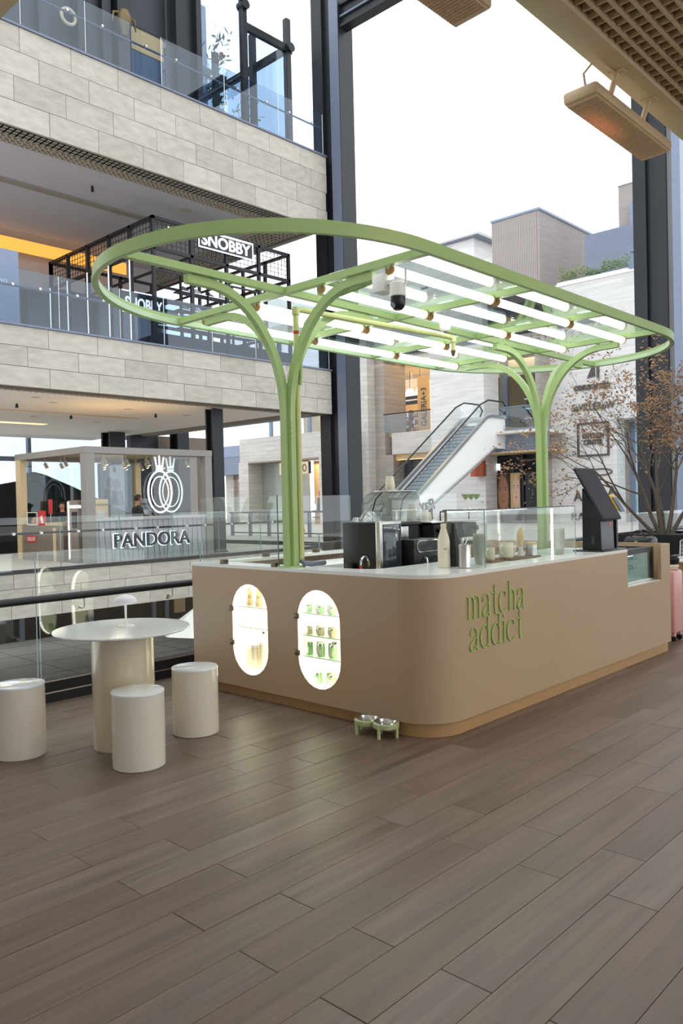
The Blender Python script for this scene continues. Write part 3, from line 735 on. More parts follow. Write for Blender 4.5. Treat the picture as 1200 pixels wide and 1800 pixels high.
# ================================================================ JARS IN THE NICHES
def jar(name, x, y, z, r, h, m, label, cat, group, lid=True):
    t = thing(name, label, cat, (x, y, z), group)
    MB().lathe(x, y, [(0, z), (r, z), (r, z+h*.78), (r*.93, z+h*.84), (0, z+h*.84)], 16).build('body', m, t)
    MB().lathe(x, y, [(0, z+h*.84), (r*.97, z+h*.84), (r*.97, z+h*.98), (r*.9, z+h), (0, z+h)], 16).build('lid', M['white'] if lid == 1 else M['steel'], t)
    MB().box(x-r-.0015, x-r+.004, y-r*.5, y+r*.5, z+h*.2, z+h*.6).build('paper_label', M['offwhite'], t)
    return t
JX = CX0+.10
ordn = ['first', 'second', 'third', 'fourth', 'fifth']
rows = [('top', .733, .056, .027, M['jarg'], 5, .061, 'squat bright green matcha jar'), ('second', .571, .060, .026, M['jart'], 5, .061, 'pale tan oat jar'),
        ('third', .417, .098, .027, M['jarg'], 5, .061, 'tall green matcha tin'), ('bottom', .222, .075, .028, M['jarg'], 3, .072, 'pale lidded green tin')]
for rn, z, h, r, m, n, sp, lb in rows:
    src = None
    for i in range(n):
        y = (4.205 if n > 3 else 4.12) - i*sp; x = JX + (.025 if i % 2 else -.025)
        lab = f'{lb} on the {rn} shelf of the nearer niche, {ordn[i]} from left'
        if src is None: src = jar('jar', x, y, z+.0005, r, h, m, lab, 'jar', f'jars on the {rn} niche shelf', 2)
        else: dup(src, (x, y, z+.0005), lab, f'jars on the {rn} niche shelf')
def whisk(x, y, z, h, lab):
    t = thing('whisk', lab, 'whisk', (x, y, z), 'bamboo whisks on the top niche shelf')
    MB().lathe(x, y, [(0, z), (.027, z), (.03, z+h*.15), (.022, z+h*.42), (.024, z+h*.45)], 14).build('stand', M['bamboo'], t)
    MB().lathe(x, y, [(.016, z+h*.45), (.026, z+h*.62), (.018, z+h*.8), (.010, z+h*.84), (.007, z+h), (0, z+h)], 14).build('bristle_head', M['bamboo'], t)
whisk(JX, 4.90, .7295, .14, 'bamboo whisk on a stand in the far oval niche, left of the pair')
whisk(JX, 4.79, .7295, .14, 'bamboo whisk on a stand in the far oval niche, right of the pair')
t = thing('glass_straws', 'clear glass straws standing on the middle shelf of the far oval niche', 'straws', (JX, 4.75, .5685))
for i in range(5): MB().cyl((JX+(i % 2)*.02, 4.83-i*.03, .569), (JX+(i % 2)*.02, 4.83-i*.03, .715), .006, n=8).build('straw', M['glassg'], t)
t = thing('tea_packet', 'light green tea packet at the bottom of the far oval niche', 'packet', (JX, 4.90, .232))
MB().box(JX-.02, JX+.02, 4.87, 4.94, .232, .385, .008).build('pouch', mat('pale_lime_paper', '#dfe8b4', .6), t); MB().box(JX-.021, JX+.021, 4.868, 4.942, .37, .39).build('seal', M['offwhite'], t)
for k, (y, lab) in enumerate(((4.845, 'tall cream canister in the far oval niche, beside the green packet'), (4.74, 'tall cream canister in the far oval niche, next to its right edge'))):
    t = thing('canister', lab, 'canister', (JX, y, .215), 'cream canisters in the far niche')
    z = .232 if k == 0 else .26
    MB().lathe(JX, y, [(0, z), (.04, z), (.04, z+.17), (0, z+.17)], 20).build('body', mat('cream_paper', '#e9dcc0', .6), t); MB().lathe(JX, y, [(0, z+.17), (.041, z+.17), (.041, z+.187), (0, z+.189)], 20).build('lid', M['white'], t)
    t.location.z = z
    for c in t.children: c.location.z = .215 - z

# ================================================================ TABLE, STOOLS, LAMP, BOWLS
TX, TY = 2.785, 4.585
t = thing('round_table', 'round cream pedestal table with glossy white top and thick cylinder base', 'table', (TX, TY, 0))
MB().lathe(TX, TY, [(0, .006), (.19, .006), (.19, 0), (.198, 0), (.198, .737), (0, .737)], 56).build('pedestal', M['pedestal'], t)
MB().lathe(TX, TY, [(0, .737), (.40, .737), (.43, .745), (.433, .752), (.43, .757), (0, .758)], 72).build('tabletop', M['creamtop'], t)
def stool(x, y, lab):
    s_ = thing('stool', lab, 'stool', (x, y, 0), 'cream cylinder stools around the round table')
    MB().lathe(x, y, [(0, 0), (.152, 0), (.155, .004), (.155, .434), (0, .434)], 48).build('body', M['cream'], s_)
    MB().lathe(x, y, [(0, .434), (.156, .434), (.157, .440), (.155, .446), (.15, .447), (0, .447)], 48).build('seat', M['creamtop'], s_)
    return s_
s0 = stool(2.615, 4.155, 'cream cylinder stool with white seat standing in front of the round table')
dup(s0, (3.245, 4.445, 0), 'cream cylinder stool with white seat between the round table and the beige counter')
dup(s0, (2.245, 4.92, 0), 'cream cylinder stool with white seat cut by the left edge, left of the round table')
t = thing('table_lamp', 'small white mushroom lamp standing on the round table', 'lamp', (2.83, 4.62, .758))
lx, ly, lz = 2.835, 4.62, .7585
MB().lathe(lx, ly, [(0, lz), (.055, lz), (.055, lz+.005), (.012, lz+.008), (0, lz+.008)], 28).build('base', M['white'], t)
MB().lathe(lx, ly, [(.008, lz+.006), (.0065, lz+.06), (.009, lz+.165), (0, lz+.165)], 16).build('stem', M['white'], t)
MB().lathe(lx, ly, [(0, lz+.150), (.066, lz+.150), (.074, lz+.156), (.075, lz+.164), (.066, lz+.183), (.04, lz+.199), (.015, lz+.206), (0, lz+.207)], 32).build('shade', mat('lamp_white', '#e6e4ea', .4), t)
# feeding bowls
t = thing('pet_bowl_stand', 'pale green double pet bowl stand on short legs at the counter corner', 'bowl stand', (3.99, 3.42, 0))
bA, bB = (3.955, 3.52), (3.965, 3.365)
for i, (x, y) in enumerate((bA, bB)):
    b = MB(); m = 28
    prof = [(.070, .062), (.084, .062), (.086, .066), (.086, .092), (.082, .096), (.074, .096), (.070, .09), (.070, .062)]
    b.lathe(x, y, prof, m).build('holder_ring', M['mint'], t)
    bw = MB().lathe(x, y, [(.076, .100), (.078, .097), (.070, .098), (.062, .075), (.050, .058), (0, .055)], m)
    bw.build('bowl', M['chrome'], t, label='shiny steel bowl')
for x, y in ((3.878, 3.545), (3.985, 3.595), (3.885, 3.36), (3.985, 3.292), (4.0, 3.44)): MB().cyl((x, y, 0), (x, y, .094), .011, n=12).build('leg', M['mint'], t)

# ================================================================ ON THE COUNTER
Z = CT+.0005
def bottle(x, y, m, r, h, lab, capm):
    t = thing('bottle', lab, 'bottle', (x, y, Z))
    MB().lathe(x, y, [(0, Z), (r*.95, Z), (r, Z+.006), (r, Z+h*.60), (r*.9, Z+h*.68), (r*.52, Z+h*.85), (r*.42, Z+h*.90), (r*.42, Z+h*.93), (0, Z+h*.93)], 28).build('body', m, t, sharp=60)
    MB().lathe(x, y, [(0, Z+h*.93), (r*.46, Z+h*.93), (r*.46, Z+h*.99), (r*.4, Z+h), (0, Z+h)], 20).build('cap', capm, t)
    return t
bt = bottle(4.603, 3.335, M['offwhite'], .043, .312, 'cream milk bottle standing on the white counter top', M['offwhite'])
text('milk', 'lettering', M['letterd'], bt, (4.568, 3.309, Z+.13), .012, 'x-', width=.024, depth=.001)
bottle(4.735, 3.345, M['black'], .043, .312, 'matt black bottle behind the cream milk bottle', M['black'])
t = thing('steel_tumbler', 'brushed steel tumbler with a straw next to the cream bottle', 'tumbler', (4.655, 3.195, Z))
MB().lathe(4.655, 3.195, [(0, Z), (.040, Z), (.043, Z+.004), (.043, Z+.160), (.041, Z+.163), (.039, Z+.150), (0, Z+.148)], 30).build('cup', M['steel'], t)
MB().cyl((4.66, 3.20, Z+.149), (4.70, 3.19, Z+.215), .004, n=8).build('straw', M['steel'], t)
# glass display case
DX0, DX1, DY0, DY1, DZ = 4.775, 6.13, 3.105, 3.46, 1.452
t = thing('display_case', 'clear glass sneeze case with white light strips on the counter front', 'display case', (5.45, 3.28, Z))
for nm, q in (('front_pane', (DX0, DX1, DY0, DY0+.006)), ('back_pane', (DX0+.1, DX1, DY1-.006, DY1)), ('side_pane', (DX0, DX0+.006, DY0+.006, DY1)), ('side_pane', (DX1-.006, DX1, DY0+.006, DY1-.006))):
    box(nm, M['glass'], *q, Z, DZ, t)
for x, y in ((DX0, DY0), (DX1-.004, DY0)): box('pane_edge', M['gedge'], x-.0005, x+.0045, y-.001, y+.004, Z, DZ, t)
MB().box(DX0-.002, DX1+.002, DY0-.002, DY0+.0, DZ, DZ+.01).box(DX0-.002, DX0, DY0, DY1+.002, DZ, DZ+.01).build('top_edge', mat('dark_glass_edge', '#3c5a52', .2), t)
box('top_pane', M['glassg'], DX0, DX1, DY0, DY1, DZ, DZ+.01, t)
box('back_post', M['hinge'], DX0+.0065, DX0+.022, DY1-.02, DY1-.0065, Z, DZ, t)
box('light_strip', M['led'], 5.915, 5.93, 3.20, 3.212, Z, DZ-.012, t)
box('light_strip', M['led'], DX0+.03, 5.93, DY1-.022, DY1-.010, DZ-.012, DZ-.001, t)
# inside the case
def cups(x, y, z, r, h, n, m, lab, grp=None, flip=False, name='cup_stack', gap=.011):
    t = thing(name, lab, 'cups', (x, y, z), grp)
    for i in range(n):
        zz = z + i*gap
        pr = [(0, zz+.002), (r*.72, zz+.002), (r*.98, zz+h-.004), (r, zz+h), (r*.93, zz+h-.003), (r*.68, zz+.006), (0, zz+.006)]
        if flip: pr = [(0, zz+h), (r*.74, zz+h), (r*.98, zz+.004), (r, zz), (r*.95, zz+.003), (r*.70, zz+h-.004), (0, zz+h-.004)]
        MB().lathe(x, y, pr, 20).build('cup', m, t)
    return t
cupc = glass('clear_plastic', '#eef0ea', 1.2, .28)
cups(4.955, 3.27, Z, .047, .11, 11, cupc, 'tall stack of clear plastic cups at the left end of the glass case', None, False, 'cup_stack', .0115)
cups(6.06, 3.215, Z, .045, .10, 12, cupc, 'tall stack of clear plastic cups at the right end of the glass case', None, False, 'cup_stack', .011)
t = thing('serving_board', 'brown walnut serving board in the middle of the glass case', 'board', (5.5, 3.3, Z)); MB().box(5.33, 5.80, 3.24, 3.42, Z, Z+.014, .004).build('board', M['walnut'], t); MB().cyl((5.78, 3.33, Z+.0135), (5.78, 3.33, Z+.0146), .012).build('hole', M['seam'], t)
t = thing('serving_board', 'small brown board under the short cream mug in the glass case', 'board', (5.16, 3.3, Z)); MB().box(5.10, 5.27, 3.26, 3.40, Z, Z+.012, .004).build('board', M['walnut'], t); MB().cyl((5.255, 3.33, Z+.0115), (5.255, 3.33, Z+.0126), .008).build('hole', M['seam'], t)
def mug(x, y, z, r, h, lab, name='mug'):
    t = thing(name, lab, 'mug', (x, y, z))
    MB().lathe(x, y, [(0, z), (r*.92, z), (r, z+.006), (r, z+h), (r*.93, z+h), (r*.9, z+.01), (0, z+.01)], 24).build('body', M['offwhite'], t)
    MB().tube([(x-r*.95, y, z+h*.85), (x-r*1.5, y, z+h*.8), (x-r*1.6, y, z+h*.45), (x-r*.95, y, z+h*.2)], .007, 8).build('handle', M['offwhite'], t)
    return t
mug(5.19, 3.33, Z+.0125, .036, .095, 'short cream mug on the small board in the glass case')
mug(5.42, 3.33, Z+.0145, .055, .118, 'large cream jug on the walnut board in the glass case', 'jug')
def lathe_thing(name, lab, cat, x, y, z, parts, grp=None):
    t = thing(name, lab, cat, (x, y, z), grp)
    for pn, pr, m in parts: MB().lathe(x, y, [(r, z+h) for r, h in pr], 24).build(pn, m, t)
    return t
lathe_thing('matcha_bowl', 'round matcha bowl with green powder behind the cream jug', 'bowl', 5.545, 3.38, Z+.0145, (('bowl', [(0, 0), (.03, 0), (.055, .05), (.056, .09), (.052, .09), (.05, .05), (0, .02)], M['offwhite']), ('powder', [(0.05, .05), (.04, .075), (0, .085)], M['matcha'])))
lathe_thing('whisk', 'bamboo matcha whisk upright on its stand inside the glass case', 'whisk', 5.655, 3.34, Z+.0145, (('stand', [(0, 0), (.03, 0), (.02, .03), (.016, .06), (.02, .07)], M['white']), ('bristle_head', [(.012, .07), (.028, .13), (.030, .17), (.016, .215), (.010, .225), (0, .225)], M['bamboo'])))
lathe_thing('tea_tin', 'short pale metal tin at the right end of the walnut board', 'tin', 5.75, 3.30, Z+.0145, (('body', [(0, 0), (.045, 0), (.045, .085), (0, .085)], M['steel']), ('lid', [(.046, .085), (.046, .103), (.043, .106), (0, .106)], M['bamboo'])))
# coupe glasses on the case
for k, x in enumerate((4.835, 4.905, 4.975)):
    y = 3.30; z0 = DZ+.0105
    lab = 'coupe glass of green matcha on top of the glass case, %s of three' % ('leftmost', 'middle', 'rightmost')[k]
    t = thing('coupe_glass', lab, 'glass', (x, y, z0), 'coupe glasses on the display case')
    MB().lathe(x, y, [(0, z0+.001), (.028, z0), (.028, z0+.002), (.004, z0+.008), (.003, z0+.062), (.010, z0+.068), (.034, z0+.112), (.0335, z0+.112), (.008, z0+.070), (0, z0+.068)], 22).build('glass', glass('crystal', '#fbfdfb', 1.2, .10) if k == 0 else bpy.data.materials['crystal'], t)
    MB().lathe(x, y, [(0, z0+.072), (.011, z0+.074), (.032, z0+.109), (0, z0+.111)], 20).build('drink', mat('matcha_drink', '#b7c786', .6), t)
# ordering terminal
t = thing('pos_terminal', 'black self order terminal with large tilted screen on the counter', 'terminal', (6.65, 3.15, Z))
box('base', M['black'], 6.46, 6.90, 3.02, 3.30, Z, Z+.012, t, bev=.004)
b = MB(); b.plate([(3.238, Z+.012), (3.062, Z+.012), (3.072, 1.362), (3.234, 1.60)], [], 'x', 6.52, 6.765); b.build('body', M['black'], t)
b = MB(); b.plate([(3.300, 1.772), (3.284, 1.784), (3.030, 1.334), (3.046, 1.322)], [], 'x', 6.49, 6.855); b.build('screen_bezel', M['black'], t)
nrm = Vector((0, -(1.784-1.334), (3.284-3.030))).normalized(); nrm = Vector((0, -.871, .491))
b = MB(); P = [Vector((6.505, 3.279, 1.773)), Vector((6.84, 3.279, 1.773)), Vector((6.84, 3.036, 1.343)), Vector((6.505, 3.036, 1.343))]
b.face([tuple(p+nrm*.0018) for p in P]); b.build('screen', M['screen'], t)
lg = text('imin', 'logo', M['dsteel2'], t, (6.5195, 3.128, 1.12), .03, 'x-', depth=.001)
for v in lg.data.vertices:
    p = v.co + Vector((6.65, 3.15, Z)); dy, dz = p.y-3.128, p.z-1.12
    v.co = Vector((p.x, 3.150+dz-.02, 1.12+(-dy)*.9+.0)) - Vector((6.65, 3.15, Z))
box('status_light', glow('red_light', '#ff3020', 2.), 6.70, 6.705, 3.0655, 3.067, 1.275, 1.30, t)
cr = thing('card_stand', 'yellow and dark card holder fixed behind the order terminal screen', 'card holder', (6.93, 3.2, 1.3))
MB().box(6.90, 6.93, 3.10, 3.13, Z, 1.40).box(6.84, 6.95, 3.06, 3.16, Z, Z+.008).build('stand', M['black'], cr)
R = Matrix.Rotation(math.radians(-30), 3, 'X')
MB().obox((6.92, 3.115, 1.47), (.11, .012, .16), R, .003).build('yellow_card', M['yellow'], cr); MB().obox((6.935, 3.095, 1.455), (.10, .012, .15), R, .003).build('dark_card', M['dsteel2'], cr)

# ================================================================ BEHIND THE COUNTER
ZS = .9005
t = thing('coffee_machine', 'tall black bean-to-cup coffee machine with a silver front edge', 'coffee machine', (4.7, 4.1, ZS))
MB().box(4.56, 4.81, 3.93, 4.27, ZS, 1.375, .006).build('body', M['black'], t)
MB().box(4.555, 4.815, 3.885, 3.93, ZS, 1.385, .008).build('silver_frame', M['steel'], t)
MB().box(4.590, 4.805, 3.878, 3.886, ZS, 1.360, .003).build('front_panel', M['screen'], t)
for z in (1.325, 1.30, 1.28): MB().cyl((4.612, 3.8785, z), (4.612, 3.876, z), .004, n=8).build('button', M['dsteel2'], t)
for x in (4.70, 4.755): MB().cyl((x, 3.8785, 1.325), (x, 3.876, 1.325), .008, n=10).build('button', M['dsteel2'], t)
MB().cyl((4.735, 3.8785, 1.27), (4.735, 3.874, 1.27), .014, n=14).build('dial', M['steel'], t)
MB().box(4.50, 4.556, 4.1, 4.24, ZS, .99, .008).box(4.52, 4.556, 4.14, 4.22, .99, 1.06, .008).build('waste_box', M['black'], t)
t = thing('coffee_brewer', 'black coffee brewer with an oval window and two steel handles', 'brewer', (5.03, 3.9, ZS))
MB().box(4.86, 5.21, 3.80, 4.00, ZS, 1.232, .012).build('body', M['black'], t)
def oval(y, x0, x1, z0, z1, n=10):
    r = (z1-z0)/2; c = (z0+z1)/2
    return [(x1-r+r*math.sin(PI*i/n), c+r*math.cos(PI*i/n)) for i in range(n+1)] + [(x0+r-r*math.sin(PI*i/n), c-r*math.cos(PI*i/n)) for i in range(n+1)]
b = MB(); b.plate(oval(0, 4.885, 5.185, 1.13, 1.225), [oval(0, 4.893, 5.177, 1.138, 1.217)], 'y', 3.792, 3.800); b.build('window_rim', M['chrome'], t)
b = MB(); b.plate(oval(0, 4.893, 5.177, 1.138, 1.217), [], 'y', 3.796, 3.7995); b.build('window', M['screen'], t)
for x in (4.98, 5.14): MB().tube([(x, 3.80, 1.09), (x, 3.77, 1.08), (x, 3.765, 1.04), (x, 3.765, .98)], .009, 8).build('handle', M['chrome'], t)
t = thing('blender_box', 'clear domed blender enclosure on a silver base, behind the black brewer', 'blender', (5.05, 4.2, ZS))
MB().box(4.90, 5.22, 4.03, 4.34, ZS, 1.335, .006).build('base', M['blackm'], t)
MB().box(4.905, 5.075, 4.022, 4.03, 1.225, 1.328, .002).build('front_plate', M['steel'], t)
MB().box(4.86, 5.24, 4.01, 4.36, 1.336, 1.362, .008).build('platform', M['black'], t)
b = MB(); prof = [(4.02, 1.362), (4.02, 1.54), (4.035, 1.58), (4.07, 1.605), (4.13, 1.612), (4.25, 1.605), (4.31, 1.58), (4.34, 1.52), (4.345, 1.362)]
dome = glass('smoked_dome', '#dfe2e0', 1.6, .12)
for (y0, z0), (y1, z1) in zip(prof, prof[1:]): b.face([(4.87, y0, z0), (5.23, y0, z0), (5.23, y1, z1), (4.87, y1, z1)], True)
b.face([(4.87, y, z) for y, z in prof]); b.face([(5.23, y, z) for y, z in prof]); b.build('dome', dome, t)
MB().box(4.865, 5.235, 4.06, 4.20, 1.609, 1.619, .003).build('lid_plate', M['steel'], t)
for x in (4.872, 5.228): MB().tube([(x, 4.12, 1.605), (x, 4.19, 1.55), (x, 4.225, 1.46), (x, 4.23, 1.365)], .006, 8).build('seal_strip', M['black'], t)
b = MB().lathe(5.06, 4.17, [(0, 1.363), (.06, 1.363), (.06, 1.40), (.05, 1.41), (.075, 1.56), (.072, 1.56), (.046, 1.415), (0, 1.415)], 18); b.build('blender_jug', cupc, t)
cups(4.985, 4.13, 1.6195, .04, .075, 5, M['offwhite'], 'stack of upturned cream cups on top of the blender enclosure', None, True, gap=.010)
t = thing('espresso_machine', 'black espresso machine with cups on its top tray behind the bottles', 'espresso machine', (5.66, 4.2, ZS))
MB().box(5.34, 6.02, 4.12, 4.40, ZS+.06, 1.34, .012).build('body', M['black'], t)
MB().box(5.36, 6.0, 3.98, 4.12, 1.20, 1.33, .012).build('group_hood', M['blackm'], t)
MB().box(5.33, 6.03, 3.98, 4.40, 1.34, 1.352, .003).build('cup_tray', M['steel'], t)
MB().box(5.36, 6.0, 3.94, 4.12, ZS+.03, ZS+.09, .006).build('drip_tray', M['steel'], t)
for x in (5.52, 5.84): 
    g_ = MB().cyl((x, 4.04, 1.20), (x, 4.04, 1.145), .035, n=14).build('group_head', M['chrome'], t)
    MB().tube([(x, 4.03, 1.16), (x, 3.93, 1.155), (x-.01, 3.87, 1.14)], [.012, .014, .011], 8).build('portafilter_handle', M['black'], g_)
MB().tube([(5.41, 4.0, 1.24), (5.40, 3.95, 1.2), (5.40, 3.93, 1.05)], .006, 8).build('steam_wand', M['chrome'], t)
MB().tube([(5.99, 4.0, 1.24), (6.0, 3.95, 1.2), (6.0, 3.93, 1.05)], .006, 8).build('steam_wand', M['chrome'], t)
for x in (5.41, 5.95): MB().cyl((x, 3.98, 1.28), (x, 3.94, 1.28), .022, n=12).build('steam_knob', M['black'], t)
MB().tube([(5.55, 4.05, 1.353), (5.55, 4.05, 1.43), (5.98, 4.05, 1.43), (5.98, 4.05, 1.353)], .006, 8).build('top_rail', M['black'], t)
for k in range(5): MB().box(5.34, 6.02, 4.115, 4.12, 1.10-.03*k, 1.106-.03*k).build('vent_line', M['steel'], t)
for x in (5.38, 5.98):
    for y in (4.0, 4.36): MB().cyl((x, y, ZS), (x, y, ZS+.062), .018, n=10).build('foot', M['black'], t)
cups(5.37, 4.22, 1.3525, .042, .09, 6, M['offwhite'], 'tall stack of upturned cream paper cups at the left of the espresso machine', None, True, gap=.012)
cups(5.50, 4.18, 1.3525, .042, .055, 3, M['white'], 'white cup stack second from the left on the espresso machine', None, True, gap=.02)
cups(5.62, 4.24, 1.3525, .04, .055, 2, M['offwhite'], 'low cream cup stack in the middle of the espresso machine top', None, True, gap=.02)
cups(5.73, 4.18, 1.3525, .038, .05, 1, M['white'], 'single upturned white cup right of the cup stacks on the espresso machine', None, True)
t = thing('tap', 'curved chrome sink tap with red mark behind the counter rim', 'tap', (4.46, 4.0, ZS))
MB().tube([(4.42, 3.96, ZS), (4.42, 3.96, 1.06)]+[(4.42+.045-.045*math.cos(PI*i/8), 3.96, 1.075+.05*math.sin(PI*i/8)) for i in range(9)]+[(4.51, 3.96, 1.04)], .009, 10).build('spout', M['chrome'], t)
MB().lathe(4.42, 3.96, [(0, ZS), (.022, ZS), (.022, ZS+.03), (.012, ZS+.04), (0, ZS+.04)], 14).build('base', M['chrome'], t)
MB().cyl((4.42, 3.96, 1.03), (4.42, 3.96, 1.06), .0105, n=10).build('red_collar', M['red'], t)
t = thing('chest_freezer', 'white chest freezer with flat lid inside the counter beside the green post', 'freezer', (5.2, 5.15, 0))
MB().box(4.92, 5.78, 4.92, 5.34, 0.04, .90, .01).build('body', M['white'], t); MB().box(4.91, 5.79, 4.905, 5.345, .905, .985, .012).build('lid', M['white'], t); MB().box(5.0, 5.7, 5.0, 5.3, 0, .04).build('plinth', M['black'], t)
MB().cyl((5.6, 4.905, .945), (5.6, 4.90, .945), .015, n=12).build('lock', M['steel'], t)
t = thing('chest_freezer', 'lower white appliance box left of the white freezer, behind the tap', 'freezer', (4.6, 4.75, 0))
MB().box(4.40, 4.86, 4.50, 4.90, .03, .915, .01).build('body', M['white'], t); MB().box(4.395, 4.865, 4.495, 4.905, .92, .985, .01).build('lid', M['white'], t); MB().box(4.45, 4.8, 4.55, 4.85, 0, .03).build('plinth', M['black'], t)
t = thing('plastic_bag', 'crumpled clear plastic bag lying on the coffee machine top', 'bag', (4.69, 4.15, 1.376))
b = MB(); rnd_ = random.Random(3)
rr = []
for i in range(7):
    rr.append([(4.58+.22*j/6+rnd_.uniform(-.01, .01), 4.02+.22*i/6+rnd_.uniform(-.01, .01), 1.379+(.10*math.sin(PI*i/6)*math.sin(PI*j/6)**.6)*rnd_.uniform(.35, 1.0)) for j in range(7)])
for i in range(6):
    for j in range(6): b.face([rr[i][j], rr[i][j+1], rr[i+1][j+1], rr[i+1][j]])
bmesh.ops.remove_doubles(b.bm, verts=b.bm.verts[:], dist=.0001)
b.build('film', glass('plastic_film', '#f2f5f6', 2.5, .18), t)

# ================================================================ LEFT BALCONIES
YF, XE = 19.1, 19.95
def balcony(z0, z1, th, name):
    s_ = struct(name)
    box('slab_core', M['stonegap'], 4, XE-.03, YF+.0, YF+.5, z0, z1-.02, s_)
    box('slab_core', M['stonegap'], XE-.4, XE-.03, YF+.5, 33, z0, z1-.02, s_)
    tile_wall(s_, 7.2, XE, z0, z1, YF, 1.36, th, M['stone'])
    y = YF+.5
    for r in range(round((z1-z0)/th)):
        y = YF
        while y < 26: ubox('tile', M['stone'], XE-.03, XE+.01, y+.006, min(y+1.36, 33)-.006, z0+r*(z1-z0)/round((z1-z0)/th)+.006, z0+(r+1)*(z1-z0)/round((z1-z0)/th)-.006, s_); y += 1.36
    box('edge_trim', M['dsteel2'], 4, XE+.02, YF-.10, YF+.02, z1, z1+.05, s_)
    return s_
b1 = balcony(4.52, 6.0, .5, 'balcony_lower')
b2 = balcony(10.85, 13.32, .62, 'balcony_upper')
box('floor_slab', M['slabpl'], 4, XE-.4, YF+.5, 33, 5.7, 5.98, b1)
box('floor_slab', M['slabpl'], 4, XE-.4, YF+.5, 33, 13.0, 13.3, b2)
def grille_strip(parent, x0, x1, y0, y1, z, p=.16):
    m = MB(); n = int((x1-x0)/p); k = int((y1-y0)/p)
    for i in range(n+1): m.box(x0+i*p-.02, x0+i*p+.02, y0, y1, z, z+.1)
    for j in range(k+1): m.box(x0, x1, y0+j*p-.02, y0+j*p+.02, z, z+.1)
    o = m.build('ceiling_grille', M['grille'], parent); o['kind'] = 'stuff'
    box('grille_back', M['seam'], x0, x1, y0, y1, z+.25, z+.28, parent)
c1 = struct('ceiling_lower')
box('ceiling_panel', M['ceilw'], 4, 18.95, YF+.80, 33.4, 4.56, 4.66, c1)
grille_strip(c1, 8.0, 19.9, YF+.06, YF+.78, 4.52)
box('cove_strip', M['warml'], 6, 13.9, 27.5, 27.9, 4.553, 4.559, c1)
box('ceiling_slot', M['shopw'], 4, 15.5, 24.0, 24.25, 4.552, 4.559, c1)
for x, y in ((11.2, 21.8), (13.8, 22.0), (16.3, 22.4), (15.0, 26.0), (12.4, 25.5), (10.3, 21.0)):
    o = MB().lathe(x, y, [(0, 4.556), (.13, 4.556), (.15, 4.562), (0, 4.562)], 20).build('ceiling_vent', M['ceild'], c1)
for x, y in ((10.5, 22.6), (15.2, 22.6), (13.2, 24.5)):
    MB().cyl((x, y, 4.56), (x, y, 4.44), .03, .05, n=10).build('sprinkler', M['black'], c1)
for x in (9, 13, 17): lamp('balcony_downlight', (x, 21.5, 4.5), .5, 50, (1, .84, .62))
lamp('balcony_downlight', (13, 29, 4.5), 3, 90, (1, .80, .55))
c2 = struct('ceiling_upper')
box('ceiling_panel', M['ceild'], 4, 18.4, YF+1.95, 33.4, 10.9, 11.0, c2)
box('ceiling_panel', M['ceild'], 4, 18.4, YF+1.02, YF+1.95, 10.89, 10.99, c2)
grille_strip(c2, 7.5, 19.8, YF+.06, YF+1.0, 10.85)
grille_strip(c2, 18.45, 19.8, YF+1.04, 30, 10.85, .2)
box('ceiling_slot', M['stonegap'], 4, 18.4, 22.3, 22.6, 10.86, 10.895, c2)
box('amber_cove', M['cove'], 4, 16.7, 26.5, 26.56, 10.26, 10.69, c2)
box('wall_panel', M['ceild'], 4, 18.4, 27.3, 27.5, 9.3, 10.9, c2)
MB().lathe(15.4, 20.9, [(0, 10.885), (.18, 10.885), (.2, 10.895), (0, 10.895)], 24).build('ceiling_speaker', M['grille'], c2)
for x, y in ((12.3, 21.2), (10.2, 23.0), (10.0, 24.4)): MB().cyl((x, y, 10.9), (x, y, 10.74), .03, .05, n=10).build('sprinkler', M['black'], c2)

# glass balustrades of the two balconies and of the far floor
def far_balustrade(z0, h, xs, lab, rail_z=None, xend=XE):
    t = thing('glass_balustrade', lab, 'balustrade', (12, YF, z0))
    for a, b in zip(xs, xs[1:]):
        p = box('glass_panel', M['darkg'] if z0 > 1 else M['glass'], a+.012, b-.012, YF-.03, YF-.015, z0, z0+h, t)
        ubox('panel_edge', M['gedge'] if z0 < 1 else M['white'], b-.02, b-.008, YF-.032, YF-.013, z0, z0+h, p)
        for q in (a+.5, b-.5):
            if rail_z: MB().cyl((q, YF-.035, z0+rail_z), (q, YF+.06, z0+rail_z), .035, n=10).build('rail_fixing', M['steel'], t)
    if rail_z: MB().cyl((xs[0], YF+.08, z0+rail_z), (xs[-1], YF+.08, z0+rail_z), .028, n=10).build('handrail', M['dsteel2'] if z0 > 1 else M['dsteel'], t)
    return t
far_balustrade(.03, 1.28, [6.5, 8.2, 9.9, 11.6, 13.3, 14.95, 16.6, 18.2], 'glass balustrade with dark handrail on the far floor edge in front of the jewellery stall', .88)
far_balustrade(6.05, 1.35, [6.7, 8.35, 10.05, 11.8, 13.2, 14.9, 16.6, 18.3, 19.9], 'tinted glass balustrade along the lower stone balcony under the shoe shop frame', .95)
far_balustrade(13.37, 1.38, [5.8, 7.5, 9.25, 11.0, 13.35, 15.6, 17.8, 19.85], 'tinted glass balustrade along the top of the upper stone balcony', .95)

